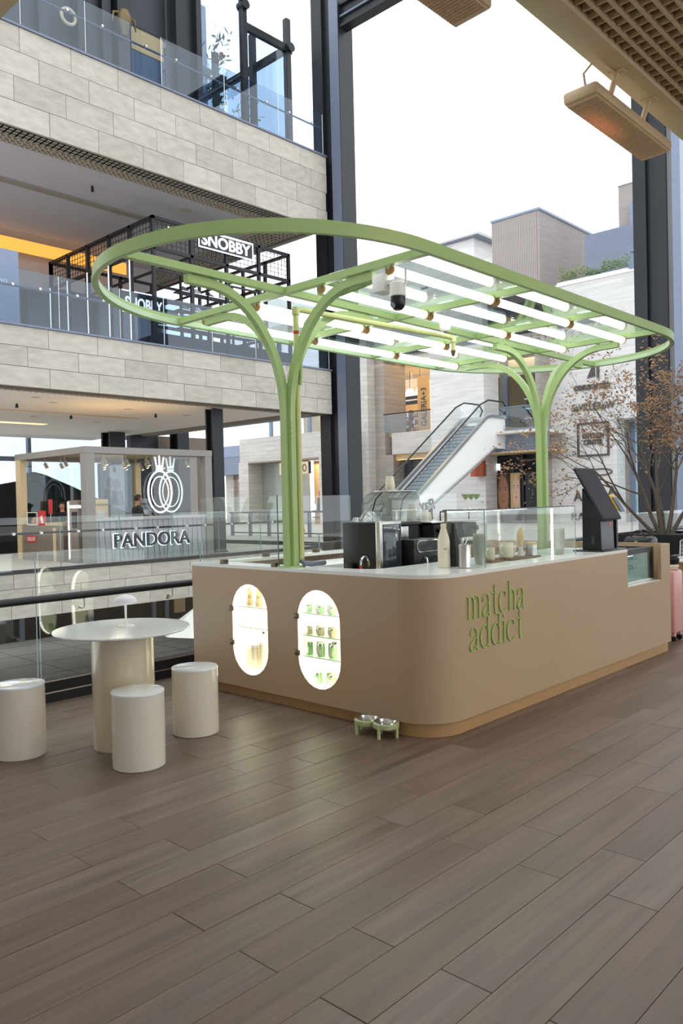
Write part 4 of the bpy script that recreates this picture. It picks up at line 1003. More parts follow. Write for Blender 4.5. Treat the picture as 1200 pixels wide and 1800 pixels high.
# ================================================================ JEWELLERY STALL
KX0, KX1, KY0, KY1, KZ = 10.93, 15.15, 19.60, 23.75, 3.15
k = thing('jewellery_stall', 'open jewellery stall with grey frame, spotlights and ribbed white front counter under the lower balcony', 'stall', (13, 21.6, 0))
MB().box(KX0, KX0+.27, KY0, KY0+.27, 0, KZ).build('post', M['kframe'], k)
MB().box(KX1-.25, KX1, KY0, KY0+.25, 0, KZ).build('post', M['kframe'], k)
MB().box(KX0, KX0+.2, KY1-.3, KY1, 0, KZ).build('post', M['kcream'], k)
MB().box(KX1-.2, KX1, KY1-.25, KY1, 0, KZ).build('post', M['kcream'], k)
MB().box(KX0-.01, KX1+.01, KY0-.01, KY0+.15, KZ-.17, KZ+.01).box(KX0-.01, KX0+.14, KY0+.15, KY1-.15, KZ-.17, KZ+.01).box(KX0-.01, KX1+.01, KY1-.15, KY1+.01, KZ-.17, KZ+.01).box(KX1-.14, KX1+.01, KY0+.15, KY1-.15, KZ-.17, KZ+.01).build('top_beam', M['kframe'], k)
box('roof_panel', M['kcream'], KX0+.02, KX1-.02, KY0+.14, KY1-.1, KZ-.05, KZ-.01, k)
box('front_panel', M['kwall'], KX0+.27, KX1-.05, KY0+.06, KY0+.5, 0, 1.22, k)
box('front_ledge', M['kwall'], KX0+.27, KX1-.05, KY0+.02, KY0+.06, 1.14, 1.22, k)
rr = random.Random(5)
for i in range(22):
    x = KX0+.40+i*.172; tl = rr.uniform(-.14, .14); zz = rr.uniform(.45, .8)
    b = MB(); b.plate([(x-.012+tl*.5, .02), (x+.012+tl*.5, .02), (x+.02, zz), (x+.012-tl*.2, 1.13), (x-.012-tl*.2, 1.13), (x-.02, zz)], [], 'y', KY0+.03, KY0+.062)
    b.build('slat', M['kwall'], k)
sg = text('PANDORA', 'sign_letters', mat('sign_dark', '#3a3d42', .4), k, (11.72, KY0-.03, .39), .38, 'y-', width=2.52, depth=.05, bold=.012)
text('PANDORA', 'sign_glow', M['neon'], k, (11.70, KY0+.015, .375), .40, 'y-', width=2.56, depth=.02, bold=.03)
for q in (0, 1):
    gx, gy, nm, mt = (13.33, KY0+.10, 'neon_ring_or_reflection', M['neon']) if q == 0 else (13.93, KY0+.42, 'neon_ring_or_reflection', M['neonrefl'])  # second, dimmer ring and crown: the first one's reflection made as a glowing copy
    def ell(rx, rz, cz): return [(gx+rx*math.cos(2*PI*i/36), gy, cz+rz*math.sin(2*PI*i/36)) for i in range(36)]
    o = MB().tube(ell(.40, .60, 1.92), .026, 8, closed=True).tube(ell(.29, .44, 1.92), .016, 8, closed=True).build('neon_ring_or_reflection', mt, k)
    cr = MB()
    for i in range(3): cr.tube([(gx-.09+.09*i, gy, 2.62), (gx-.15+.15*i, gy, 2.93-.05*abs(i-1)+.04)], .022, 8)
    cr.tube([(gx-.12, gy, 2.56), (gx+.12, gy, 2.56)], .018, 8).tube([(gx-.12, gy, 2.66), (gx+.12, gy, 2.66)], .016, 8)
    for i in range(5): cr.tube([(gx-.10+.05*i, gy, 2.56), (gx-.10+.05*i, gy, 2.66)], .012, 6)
    cr.build('neon_crown_or_reflection', mt, o)
p = box('side_glass', M['glass'], KX0+.28, KX1-.26, KY0+.2, KY0+.212, 1.22, KZ-.17, k)
box('back_glass', M['darkg'], KX0+.2, KX1-.2, KY1-.14, KY1-.12, 1.1, KZ-.17, k)
for x in (11.4, 11.9, 12.6, 13.3, 14.1, 14.7):
    for y in (20.3, 21.6, 22.8):
        s_ = MB().cyl((x, y, 2.86), (x+.05, y-.05, 2.70), .05, n=10).box(x-.01, x+.01, y-.01, y+.01, 2.84, 3.1).build('spotlight', M['kframe'], k)
        MB().cyl((x+.05, y-.05, 2.699), (x+.051, y-.051, 2.695), .044, n=10).build('spot_lens', M['warm'], s_)
lamp('stall_light', (13, 21.6, 3.0), 3.2, 40, (1, .82, .58))
# side counters and display tower
MB().box(KX0+.02, KX0+.45, 20.95, 23.4, 0, 1.02).build('side_counter', M['kbox'], k)
MB().box(KX0+.02, KX0+.45, 21.0, 22.0, 1.02, 1.10).build('side_worktop', M['kcream'], k)
box('cream_panel', M['kcream'], KX0-.005, KX0+.02, 21.35, 21.5, 0, .95, k)
b = MB().box(KX0+.01, KX0+.5, 20.1, 20.75, 0, 1.72, .06); tw = b.build('display_tower', M['kbox'], k)
box('light_strip', M['led'], KX0-.002, KX0+.01, 20.58, 20.61, .1, 1.68, tw)
text('PANDORA', 'tower_letters', M['neon'], tw, (KX0+.005, 20.50, 1.50), .09, 'x-', depth=.01)
box('tower_window', M['blackm'], KX0-.003, KX0+.011, 20.15, 20.40, .95, 1.4, tw)
for x, nm in ((12.45, 'left'), (14.0, 'right')):
    b = MB().box(x, x+.5, 21.9, 22.1, 0, 1.75, .03).build('display_tower', M['kcream'] if nm == 'left' else M['bluef'], k)
    text('PANDORA', 'tower_letters', M['gold'], b, (x+.06, 21.895, 1.55), .07, 'y-', depth=.01)
    box('tower_window', M['steel'], x+.1, x+.38, 21.89, 21.9, 1.0, 1.4, b)
t = thing('red_poster', 'red sale card with white figure standing on the stall side counter', 'poster', (11.1, 22.25, 1.02))
MB().box(11.0, 11.03, 22.1, 22.5, 1.02, 1.45).build('card', M['red'], t)
b = MB(); b.plate([(22.2, 1.08), (22.3, 1.08), (22.4, 1.25), (22.28, 1.32), (22.22, 1.2)], [], 'x', 10.995, 11.0); b.build('figure', M['white'], t)
t = thing('display_box', 'small glass jewellery box with white frame beside the red sale card', 'display box', (11.1, 22.9, 1.02))
MB().box(10.98, 11.3, 22.55, 23.2, 1.02, 1.06).build('base', M['white'], t)
MB().tube([(10.99, 22.56, 1.06), (10.99, 22.56, 1.40), (10.99, 23.19, 1.40), (10.99, 23.19, 1.06)], .012, 6).build('frame', M['white'], t)
box('glass_front', M['glass'], 10.985, 10.995, 22.58, 23.17, 1.06, 1.39, t)
for y in (22.7, 22.95): MB().lathe(11.1, y, [(0, 1.06), (.08, 1.06), (.09, 1.15), (.05, 1.24), (0, 1.27)], 14).build('jewellery_bust', M['skin'], t)
t = thing('red_flag', 'tall narrow red sign standing up behind the red sale card', 'sign', (11.35, 22.4, 1.02))
MB().box(11.33, 11.36, 22.33, 22.52, 1.35, 1.78).build('panel', M['red'], t); MB().cyl((11.345, 22.42, 1.02), (11.345, 22.42, 1.36), .012, n=8).build('rod', M['steel'], t)
b = box('sale_sticker', M['red'], KX0+.005, KX0+.02, 22.55, 23.15, .52, .72, None, label='dark red sale sticker reading 50%OFF on the stall side counter', cat='sticker')
text('50%OFF', 'lettering', M['white'], b, (KX0+.005, 23.10, .56), .12, 'x-', width=.5, depth=.006)

# people at the stall
def person(name, lab, x, y, face, h, top, bottom, arms, hairm, bun=False):
    t = thing(name, lab, 'person', (x, y, 0), None, 0)
    s = h/1.75; R = Matrix.Rotation(face, 4, 'Z'); O = Vector((x, y, 0))
    W = lambda p: tuple(O + R @ (Vector(p)*s))
    def skin_mesh(nm, verts, edges, rad, m, par, sub=2, root=0):
        me = bpy.data.meshes.new(nm); oo = origin(par)
        me.from_pydata([Vector(W(v))-oo for v in verts], edges, []); me.materials.append(m)
        o = bpy.data.objects.new(nm, me); COL.objects.link(o); o.parent = par
        md = o.modifiers.new('skin', 'SKIN'); md.use_smooth_shade = True
        for i, r in enumerate(rad):
            q = r if isinstance(r, tuple) else (r, r)
            me.skin_vertices[0].data[i].radius = (q[0]*s, q[1]*s)
        me.skin_vertices[0].data[root].use_root = True
        sb = o.modifiers.new('sub', 'SUBSURF'); sb.levels = sub; sb.render_levels = sub
        return o
    # facing +x locally; left = +y
    V = [(0, 0, .95), (0, 0, 1.12), (0, 0, 1.32), (0, 0, 1.44), (.01, 0, 1.52), (.02, 0, 1.60), (.02, 0, 1.70)]
    E = [(0, 1), (1, 2), (2, 3), (3, 4), (4, 5), (5, 6)]; Rr = [.12, .11, .13, .09, .052, .078, .07]
    for sg_ in (1, -1):
        n = len(V); el, wr = arms
        V += [(0, .17*sg_, 1.38), (el[0], (.22+el[1])*sg_, el[2]), (wr[0], (.16+wr[1])*sg_, wr[2]), (wr[0]+.07, (.15+wr[1])*sg_, wr[2]-.01)]
        E += [(2, n), (n, n+1), (n+1, n+2), (n+2, n+3)]; Rr += [.055, .042, .03, .032]
        for fi in range(4):
            q = len(V); V.append((wr[0]+.15, (.135+wr[1]+.012*fi)*sg_, wr[2]-.02-.004*fi)); E.append((n+3, q)); Rr.append(.010)
        q = len(V); V.append((wr[0]+.10, (.10+wr[1])*sg_, wr[2])); E.append((n+3, q)); Rr.append(.011)
        n = len(V); V += [(0, .09*sg_, .86), (.02, .10*sg_, .50), (-.01, .10*sg_, .10), (.12, .11*sg_, .04)]
        E += [(0, n), (n, n+1), (n+1, n+2), (n+2, n+3)]; Rr += [.09, .06, .04, .038]
    body = skin_mesh('body', V, E, Rr, M['skin'], t)
    CV = [(0, 0, .88), (0, 0, 1.05), (0, 0, 1.25), (0, 0, 1.40), (-.01, 0, 1.475)]; CE = [(0, 1), (1, 2), (2, 3), (3, 4)]; CR = [(.16, .19), (.15, .19), (.16, .20), (.12, .17), .075]
    for sg_ in (1, -1):
        n = len(CV); el, wr = arms
        CV += [(0, .19*sg_, 1.40), (el[0], (.225+el[1])*sg_, el[2]), (wr[0]-.02, (.165+wr[1])*sg_, wr[2])]; CE += [(3, n), (n, n+1), (n+1, n+2)]; CR += [.078, .062, .046]
    skin_mesh('jacket', CV, CE, CR, top, t)
    TV = [(0, 0, .93)]; TE = []; TR = [(.15, .18)]
    for sg_ in (1, -1):
        n = len(TV); TV += [(0, .095*sg_, .84), (.02, .10*sg_, .50), (-.01, .10*sg_, .08)]; TE += [(0, n), (n, n+1), (n+1, n+2)]; TR += [.105, .078, .062]
    skin_mesh('trousers', TV, TE, TR, bottom, t)
    for sg_ in (1, -1):
        c = Vector(W((.04, .105*sg_, .035))); MB().obox(c, (.26*s, .095*s, .07*s), R.to_3x3(), .02).build('shoe', M['blackm'], t)
    hd = Vector(W((.035, 0, 1.655)))
    b = bmesh.new(); bmesh.ops.create_uvsphere(b, u_segments=20, v_segments=14, radius=1)
    for v in b.verts:
        q = Vector((v.co.x*.098, v.co.y*.078, v.co.z*.118))
        if q.z < -.03: q.x *= .92; q.y *= .86
        v.co = hd + R.to_3x3() @ (q*s)
    for f in b.faces: f.smooth = True
    mb = MB(); mb.add(b)
    for dy in (.08, -.08): mb.obox(Vector(W((.03, dy, 1.65))), (.035*s, .014*s, .055*s), R.to_3x3(), .006)
    P = lambda q: Vector(W(q))
    mb.tube([P((.125, 0, 1.675)), P((.148, 0, 1.635)), P((.13, 0, 1.628))], [.008*s, .014*s, .010*s], 8)
    head = mb.build('head', M['skin'], t)
    for dy in (.03, -.03):
        MB().obox(P((.123, dy, 1.672)), (.012*s, .026*s, .010*s), R.to_3x3(), .003).build('eye', M['hair'], head)
        MB().obox(P((.124, dy, 1.692)), (.012*s, .034*s, .007*s), R.to_3x3(), .002).build('eyebrow', M['hair'], head)
    MB().obox(P((.122, 0, 1.602)), (.014*s, .045*s, .010*s), R.to_3x3(), .003).build('mouth', mat('lip_'+name+str(round(x)), '#9c5a50', .5), head)
    b = bmesh.new(); bmesh.ops.create_uvsphere(b, u_segments=20, v_segments=14, radius=1)
    for v in b.verts:
        q = Vector((v.co.x*.108-.012, v.co.y*.090, v.co.z*.122+.014))
        if q.x > .03 and q.z < .055: q.x = .03 + (q.x-.03)*.1
        if q.z < -.055: q.z = -.055
        v.co = hd + R.to_3x3() @ (q*s)
    hb = MB(); hb.add(b)
    if bun: hb.obox(P((-.10, 0, 1.70)), (.08*s, .08*s, .08*s), R.to_3x3(), .03)
    hb.build('hair', hairm, t)
    return t
person('person', 'man with short dark hair in a dark olive coat, in profile behind the stall', 13.55, 21.25, math.radians(-20), 1.84, M['coat'], M['jean'], ((.12, .02, 1.12), (.32, -.02, 1.15)), M['hair'])
person('person', 'woman with tied back dark hair in a black top, smiling behind the stall side counter', 11.78, 22.55, math.radians(-125), 1.66, M['blackc'], M['jean'], ((.1, .03, 1.10), (.28, -.03, 1.08)), M['hair'], True)

# black drape, columns and glazing at the back of the far floor
b = MB()
ol = [(7.0, 27, 0), (7.0, 27, 2.2), (11.9, 27, 2.36), (12.7, 27, 2.5), (12.85, 27, 2.75), (13.1, 27, 2.8), (13.5, 27, 2.7), (14.6, 27, 2.25), (16.2, 27, 1.5), (17.0, 27, 1.2), (17.2, 27, 0)]
b.plate([(q[0], q[2]) for q in ol], [], 'y', 27.0, 27.35)
b.build('draped_stage', M['drape'], None, org=(12, 27.2, 0), label='big black draped shape with a peaked top standing behind the jewellery stall', cat='drape')
ws_ = struct('wall_stall')
box('wall_panel', M['kbox'], 20.45, 23.3, 30.3, 30.5, 0, 4.6, ws_)
box('wall_panel', M['navy'], 19.0, 20.4, 30.2, 30.5, 0, 4.6, ws_)
ad = thing('couple_poster', 'pale framed poster with a grey couple behind the stall, left of its grey middle post', 'poster', (16.8, 28, 0))
MB().box(16.15, 17.45, 28.0, 28.06, 0, 3.2).build('board', M['bluef'], ad); MB().box(16.2, 17.4, 27.99, 28.0, 1.5, 3.12).build('print', mat('pale_print', '#b9bcc0', .5), ad)
for q_, (cx_, cz_, r_) in enumerate(((16.65, 2.45, .17), (16.95, 2.38, .16))):
    b = MB(); b.plate([(cx_+r_*math.cos(2*PI*i/20), cz_+r_*1.3*math.sin(2*PI*i/20)) for i in range(20)], [], 'y', 27.98, 27.989); b.plate([(cx_-.34, 1.55), (cx_+.34, 1.55), (cx_+.22, cz_-.25), (cx_-.22, cz_-.25)], [], 'y', 27.981, 27.989); b.build('printed_figure', mat('grey_print_%d' % q_, ('#8a8d91', '#7b7e83')[q_], .5), ad)
gz = struct('window_1')
for x in (4, 8, 12, 16, 20, 24): box('mullion', M['dsteel2'], x, x+.15, 33.5, 33.7, 0, 4.6, gz)
box('transom', M['dsteel2'], 4, 24, 33.5, 33.7, 3.55, 3.75, gz); box('head_panel', M['darkg'], 4, 24, 33.55, 33.6, 3.75, 4.6, gz)
box('glass_pane', M['glass'], 4, 24, 33.55, 33.58, 0, 3.55, gz)
def column(x0, x1, y0, y1, z0, z1, lab, m=None):
    c = thing('steel_column', lab, 'column', ((x0+x1)/2, (y0+y1)/2, z0))
    m = m or M['dsteel']; w_ = (x1-x0); f = w_*.16
    MB().box(x0, x1, y0, y0+f, z0, z1).box(x0, x1, y1-f, y1, z0, z1).build('flange', m, c)
    MB().box(x0+w_*.3, x1-w_*.3, y0+f, y1-f, z0, z1).build('web', m, c)
    MB().box(x0-.04, x1+.04, y0-.04, y1+.04, z0, z0+.05).build('base_plate', m, c)
    return c
column(17.3, 18.0, 29.0, 29.7, 0, 4.55, 'dark steel column behind the left end of the jewellery stall')
column(20.6, 21.2, 29.0, 29.6, 0, 4.8, 'dark steel column behind the middle of the jewellery stall', M['dsteel'])
column(15.55, 15.95, 20.0, 20.4, 0, 4.52, 'slim dark column at the right end of the jewellery stall')

# main frame columns
def main_column(y0, y1, lab, x0=20.05):
    c = thing('frame_column', lab, 'column', (x0+.4, (y0+y1)/2, -4.6))
    d = y1-y0
    MB().box(x0, x0+.7, y0, y0+d*.34, -4.6, 24).box(x0+.12, x0+.6, y0+d*.34, y0+d*.62, -4.6, 24).box(x0, x0+.7, y0+d*.62, y1, -4.6, 24).build('shaft', M['dsteel'], c)
    MB().box(x0-.02, x0+.03, y0+.02, y0+d*.33, -4.55, 23.9).build('cover_plate', M['dsteel2'] if 'left' in lab else M['dsteel'], c)
    MB().box(x0-.06, x0+.76, y0-.06, y1+.06, -4.6, -4.5).build('base_plate', M['dsteel'], c)
    return c
main_column(18.42, 19.72, 'tall dark steel column left of centre at the end of the stone balconies')
c_ = main_column(7.55, 8.42, 'tall dark steel column on the right behind the brown tree')
o = MB().box(20.0, 20.25, 7.22, 7.42, -4.6, 24).build('mullion', M['bluef'], c_)
bm_ = thing('steel_beam', 'dark steel cross beam at the top running right from the tall left column', 'beam', (20.4, 13, 17.6))
MB().box(20.2, 20.28, 8.3, 18.5, 17.62, 18.3).box(20.1, 20.5, 8.3, 18.5, 17.55, 17.64).box(20.1, 20.5, 8.3, 18.5, 18.28, 18.36).build('girder', M['dsteel'], bm_)
box('rail_bar', M['dsteel2'], 20.12, 20.18, 8.3, 18.5, 17.9, 17.96, bm_)

# ================================================================ SHOE SHOP FRAME ON THE LOWER BALCONY
SX0, SX1, SY0, SY1, SZ0, SZ1 = 13.52, 18.95, 20.0, 26.2, 6.0, 10.03
t = thing('shoe_shop_cage', 'black steel cage frame of the shoe shop with white sign on the lower stone balcony', 'shop', (16.2, 23, SZ0))
pxs = [13.52, 14.88, 16.24, 17.60, 18.95]; pys = [20.0, 21.2, 22.4, 23.7, 25.0, 26.2]
for x in pxs:
    MB().box(x-.05, x+.05, SY0-.05, SY0+.05, SZ0, SZ1).build('post', M['dsteel'], t)
    MB().box(x-.05, x+.05, SY1-.05, SY1+.05, SZ0, SZ1).build('post', M['dsteel'], t)
for y in pys[1:]:
    o = MB().box(SX0-.05, SX0+.05, y-.05, y+.05, SZ0, SZ1).build('post', M['dsteel'], t)
    ubox('light_strip', M['neon'], SX0-.055, SX0-.05, y-.03, y+.03, SZ0+.1, SZ1-.9, o)
    MB().box(SX1-.05, SX1+.05, y-.05, y+.05, SZ0, SZ1).build('post', M['dsteel'], t)
for z in (SZ1-.09, SZ1-.98):
    MB().box(SX0-.05, SX1+.05, SY0-.05, SY0+.05, z, z+.09).box(SX0-.05, SX0+.05, SY0, SY1, z, z+.09).box(SX1-.05, SX1+.05, SY0, SY1, z, z+.09).box(SX0, SX1, SY1-.05, SY1+.05, z, z+.09).build('rail', M['dsteel'], t)
for x in pxs[1:-1]: MB().box(x-.03, x+.03, SY0, SY1, SZ1-.98, SZ1-.91).build('cross_rail', M['dsteel'], t)
for z in (8.45, 7.6): MB().box(SX0, SX1, SY0-.03, SY0+.03, z, z+.05).build('shelf_rail', M['dsteel'], t)
m = MB()
for i in range(1, 33): m.box(SX0+i*.165-.007, SX0+i*.165+.007, SY0-.007, SY0+.007, SZ1-.9, SZ1-.08)
for j in range(1, 6): m.box(SX0, SX1, SY0-.007, SY0+.007, SZ1-.9+j*.15, SZ1-.886+j*.15)
for i in range(1, 37): m.box(SX0-.007, SX0+.007, SY0+i*.168-.007, SY0+i*.168+.007, SZ1-.9, SZ1-.08)
for j in range(1, 6): m.box(SX0-.007, SX0+.007, SY0, SY1, SZ1-.9+j*.15, SZ1-.886+j*.15)
o = m.build('wire_mesh', M['dsteel'], t); o['kind'] = 'stuff'
MB().box(SX0+.05, SX1-.05, SY0-.02, SY0+.02, SZ0+.05, SZ0+.62).build('kick_panel', M['dsteel'], t)
MB().box(SX0-.02, SX0+.02, SY0+.05, SY0+1.15, SZ0+.05, SZ0+.55).build('kick_panel', M['dsteel'], t)
sgn = MB().box(15.08, 17.24, SY0-.14, SY0-.06, 9.44, 9.97).build('sign_board', M['black'], t)
MB().box(15.06, 17.26, SY0-.15, SY0-.138, 9.92, 9.98).box(15.06, 17.26, SY0-.15, SY0-.138, 9.42, 9.46).box(15.06, 15.10, SY0-.15, SY0-.138, 9.46, 9.92).box(17.22, 17.26, SY0-.15, SY0-.138, 9.46, 9.92).build('sign_border', M['neon'], sgn)
text('SNOBBY', 'sign_letters', M['neon'], sgn, (15.18, SY0-.142, 9.535), .34, 'y-', width=1.96, depth=.02, bold=.025)
text('MEN', 'sign_letters', M['neon'], t, (14.02, SY0-.06, 9.66), .16, 'y-', width=.36, depth=.02)
sg2 = MB().box(14.0, 15.6, SY0+2.5, SY0+2.56, 7.75, 8.45).build('sign_board', M['black'], t)
text('SNOBBY', 'sign_letters', M['neon'], sg2, (14.1, SY0+2.49, 7.9), .36, 'y-', width=1.4, depth=.02, bold=.02)
MB().box(13.98, 15.62, SY0+2.485, SY0+2.495, 8.42, 8.46).box(13.98, 15.62, SY0+2.485, SY0+2.495, 7.74, 7.78).build('sign_border', M['neon'], sg2)
for i, (y, z) in enumerate(((21.6, 8.5), (21.6, 7.9), (21.6, 7.3), (22.9, 8.5), (22.9, 7.6), (22.9, 6.9))):
    sh = MB().box(15.6, 18.8, y, y+.4, z, z+.04).build('shelf', M['dsteel'], t)
    MB().box(15.6, 18.8, y-.01, y, z+.015, z+.03).build('shelf_light', M['neon'], sh)
for x in (15.6, 16.7, 17.75, 18.8): MB().box(x-.03, x+.03, 21.55, 21.62, SZ0, 9.0).build('shelf_upright', M['dsteel'], t)
ri = random.Random(11)
shoe_cols = [mat('shoe_black', '#1b1c20', .5), mat('shoe_white', '#e5e5e3', .5), mat('shoe_brown', '#6b4a36', .5), mat('shoe_grey', '#7d8188', .5)]
def shoe_mesh(x, y, z, m, par=None, lab=None):
    b = MB(); pts = [(0, 0), (.28, 0), (.29, .04), (.22, .07), (.13, .10), (.10, .15), (.0, .16), (-.01, .06)]
    b.plate([(x+a, z+c) for a, c in pts], [], 'y', y, y+.1)
    return b
sp = {}
num = ['first', 'second', 'third', 'fourth', 'fifth', 'sixth']
lv = {8.5: 'upper', 7.9: 'middle', 7.3: 'lower'}
for z in (8.54, 7.94, 7.34):
    for i in range(6):
        x = 15.75 + i*.52 + ri.uniform(-.05, .05); c = ri.randrange(4)
        lab = '%s shoe on the %s shelf in the black shop cage, %s from the left' % (('black', 'white', 'brown', 'grey')[c], lv[round(z-.04, 1)], num[i])
        shoe_mesh(x, 21.68, z, None).build('shoe', shoe_cols[c], None, org=(x, 21.7, z), label=lab, cat='shoe', group='shoes on the shelves of the black shop frame')
for i, (x, y, z, w_, h) in enumerate(((13.9, 23.4, 6.0, .5, .55), (14.0, 22.6, 6.0, .7, .45), (13.85, 24.5, 6.0, .6, .9))):
    tt = thing('display_plinth', ('dark low plinth behind the left glass of the shoe shop', 'wide low plinth with shoes behind the shoe shop corner post', 'tall dark plinth at the rear left of the shoe shop frame')[i], 'plinth', (x, y, z))
    MB().box(x-w_/2, x+w_/2, y-.3, y+.3, z, z+h, .01).build('block', (M['blackm'], M['dsteel2'], M['blackm'])[i], tt); shoe_mesh(x-.15, y-.1, z+h, None).build('shoe_on_top', shoe_cols[1], tt)
# rear wall of that floor, half glazed
w1 = struct('wall_upper_left')
for x in (5, 8, 11, 14, 17, 20, 22.8): box('mullion', M['dsteel'], x, x+.2, 29.4, 29.6, 6, 10.6, w1)
box('transom', M['dsteel'], 4, 23, 29.4, 29.6, 8.1, 8.3, w1)
box('shop_window', M['bluep'], 4, 20.5, 29.5, 29.55, 6.6, 10.6, w1); box('shop_window', M['darkg'], 20.5, 23, 29.5, 29.55, 6.6, 10.6, w1)
box('shop_base', M['dsteel2'], 4, 23, 29.45, 29.6, 6, 6.6, w1)
pl = MB().box(7.2, 9.35, YF+.7, YF+.75, 6.1, 8.05).build('advert_panel', M['bluef'], None, org=(8.3, YF+.7, 6.1), label='blue grey advert panel with white text standing at the left edge of the lower balcony', cat='panel')
text('NUEVO', 'lettering', M['white'], pl, (8.62, YF+.695, 7.2), .09, 'y-', depth=.006)
# side rail beyond the cage, right end of the lower balcony
rl = thing('steel_railing', 'pale steel railing beyond the right end of the shoe shop frame', 'railing', (19.3, 25, 6))
for y in (20.9, 22.6, 24.3, 26.0): MB().box(19.2, 19.32, y-.06, y+.06, 6, 7.35).build('post', M['dsteel2'], rl)
MB().tube([(19.26, 20.6, 7.38), (19.26, 27, 7.38)], .05, 8).build('top_rail', M['dsteel2'], rl)
box('glass_panel', M['glass'], 19.25, 19.27, 20.7, 27, 6.05, 7.2, rl)

# ================================================================ UPPER BALCONY FLOOR
w2 = struct('wall_top_left')
box('wall_panel', M['navy'], 4, 13.3, 21.6, 21.8, 13.3, 21, w2)
for x in (8.0, 10.9, 12.9): box('pilaster', M['navy'], x, x+.3, 21.4, 21.6, 13.3, 21, w2)
for x in (12.0, 13.3): box('pilaster', M['dsteel'], x, x+.45, 21.2, 21.6, 13.3, 21, w2)
box('door_panel', M['navy'], 13.75, 15.3, 21.6, 21.7, 16.45, 21, w2)
box('roller_blind', M['shopw'], 13.80, 15.2, 21.62, 21.68, 15.75, 16.45, w2)
box('door_glass', M['bluep'], 13.80, 15.2, 21.64, 21.66, 13.3, 15.75, w2)
box('pilaster', M['dsteel'], 15.35, 16.0, 21.1, 21.7, 13.3, 21, w2)
gh = thing('glass_room', 'glazed corner room with dark posts and plants at the end of the upper balcony', 'glass room', (18.3, 22.5, 13.3))
for x, y in ((16.1, 21.0), (18.05, 21.0), (20.1, 21.0), (19.6, 24.5), (16.2, 25.2), (19.85, 22.6)): MB().box(x-.10, x+.10, y-.10, y+.10, 13.3, 18.9).build('post', M['dsteel'], gh)
MB().box(18.05, 20.3, 20.93, 21.07, 17.72, 17.98).box(16.1, 18.1, 20.93, 21.07, 18.7, 18.95).box(20.03, 20.17, 20.9, 26.5, 17.72, 17.98).box(16.1, 20.1, 24.43, 24.57, 17.9, 18.15).box(16.1, 20.1, 25.1, 25.25, 16.3, 16.5).build('beam', M['dsteel'], gh)
for x, z in ((18.05, 18.35), (20.15, 17.72)): MB().cyl((x, 20.8, z+.15), (x, 21.15, z+.15), .16, n=14).build('beam_joint', M['dsteel'], gh)
for a, b_ in ((16.2, 17.95), (18.15, 20.0)): box('glass_pane', M['darkg'], a, b_, 20.99, 21.01, 13.3, 18.6 if a < 17 else 17.75, gh)
box('glass_pane', M['darkg'], 20.09, 20.11, 21.1, 24.4, 13.3, 17.7, gh)
box('glass_pane', M['darkg'], 16.2, 20.0, 24.5, 24.52, 13.3, 17.9, gh)
for x in (16.4, 17.0, 17.7, 18.3, 18.9, 19.5): MB().box(x, x+.22, 25.15, 25.25, 13.3, 21).build('rear_mullion', M['bluef'], gh)
MB().box(17.9, 20.1, 20.9, 20.98, 13.3, 13.36).build('sill', M['dsteel2'], gh)
def leafy(name, lab, cat, x, y, z, h, r, n, m, seed, pot=True, flowers=0, s=.16, par=None):
    q = random.Random(seed); t = thing(name, lab, cat, (x, y, z))
    if pot: MB().lathe(x, y, [(0, z), (.16, z), (.2, z+.3), (.17, z+.3), (0, z+.26)], 16).build('pot', M['blackm'], t)
    st = MB()
    for i in range(6): a = q.uniform(0, 2*PI); st.tube([(x, y, z+.25 if pot else z), (x+r*.3*math.cos(a), y+r*.3*math.sin(a), z+h*.5), (x+r*.7*math.cos(a+.4), y+r*.7*math.sin(a+.4), z+h*.85)], [.014, .010, .005], 5)
    st.build('stem', M['bark'], t)
    lf = MB()
    for i in range(n):
        a = q.uniform(0, 2*PI); e = q.uniform(0, 1)**.6; c = Vector((x+r*e*math.cos(a), y+r*e*math.sin(a), z+h*q.uniform(.3, 1)))
        d = Vector((q.uniform(-1, 1), q.uniform(-1, 1), q.uniform(-.6, 1))).normalized(); u = d.orthogonal().normalized()
        L = s*q.uniform(.7, 1.4)
        lf.face([c, c+d*L*.5+u*L*.22, c+d*L, c+d*L*.5-u*L*.22])
    o = lf.build('foliage', m, t); o['kind'] = 'stuff'
    if flowers:
        f = MB()
        for i in range(flowers): f.lathe(x+q.uniform(-r, r)*.6, y-r*.4+q.uniform(-.1, .1), [(0, z+h*.8+i*.07), (.06, z+h*.8+.04+i*.07), (.07, z+h*.8+.08+i*.07), (0, z+h*.8+.12+i*.07)], 10)
        f.build('red_flower', M['red'], t)
    return t
leafy('potted_plant', 'tall green plant with two red flowers inside the glazed corner room', 'plant', 17.35, 21.6, 13.3, 4.2, .55, 170, M['plantg'], 3, True, 2, .3)
leafy('potted_plant', 'dark green plant inside the glazed corner room beside the second post', 'plant', 18.95, 22.0, 13.3, 2.6, .45, 120, M['plantg'], 4, True, 0, .22)
leafy('potted_plant', 'big dark hanging leaves at the top left pane of the glazed corner room', 'plant', 16.9, 23.4, 13.3, 5.6, .7, 160, M['plantg'], 6, True, 0, .34)
t = thing('ring_lamp', 'pale ring lamp hanging at the top left behind the upper balcony glass', 'lamp', (11.7, 21.3, 15.4))
MB().tube([(11.75+.22*math.cos(2*PI*i/24), 21.3, 15.62+.22*math.sin(2*PI*i/24)) for i in range(24)], .05, 8, closed=True).build('ring', M['kcream'], t); MB().cyl((11.75, 21.3, 15.85), (11.75, 21.3, 18), .01, n=6).build('cord', M['black'], t)
t = thing('wall_ornament', 'gold animal head ornament on the dark wall at the top of the upper balcony', 'ornament', (13.45, 21.15, 15.9))
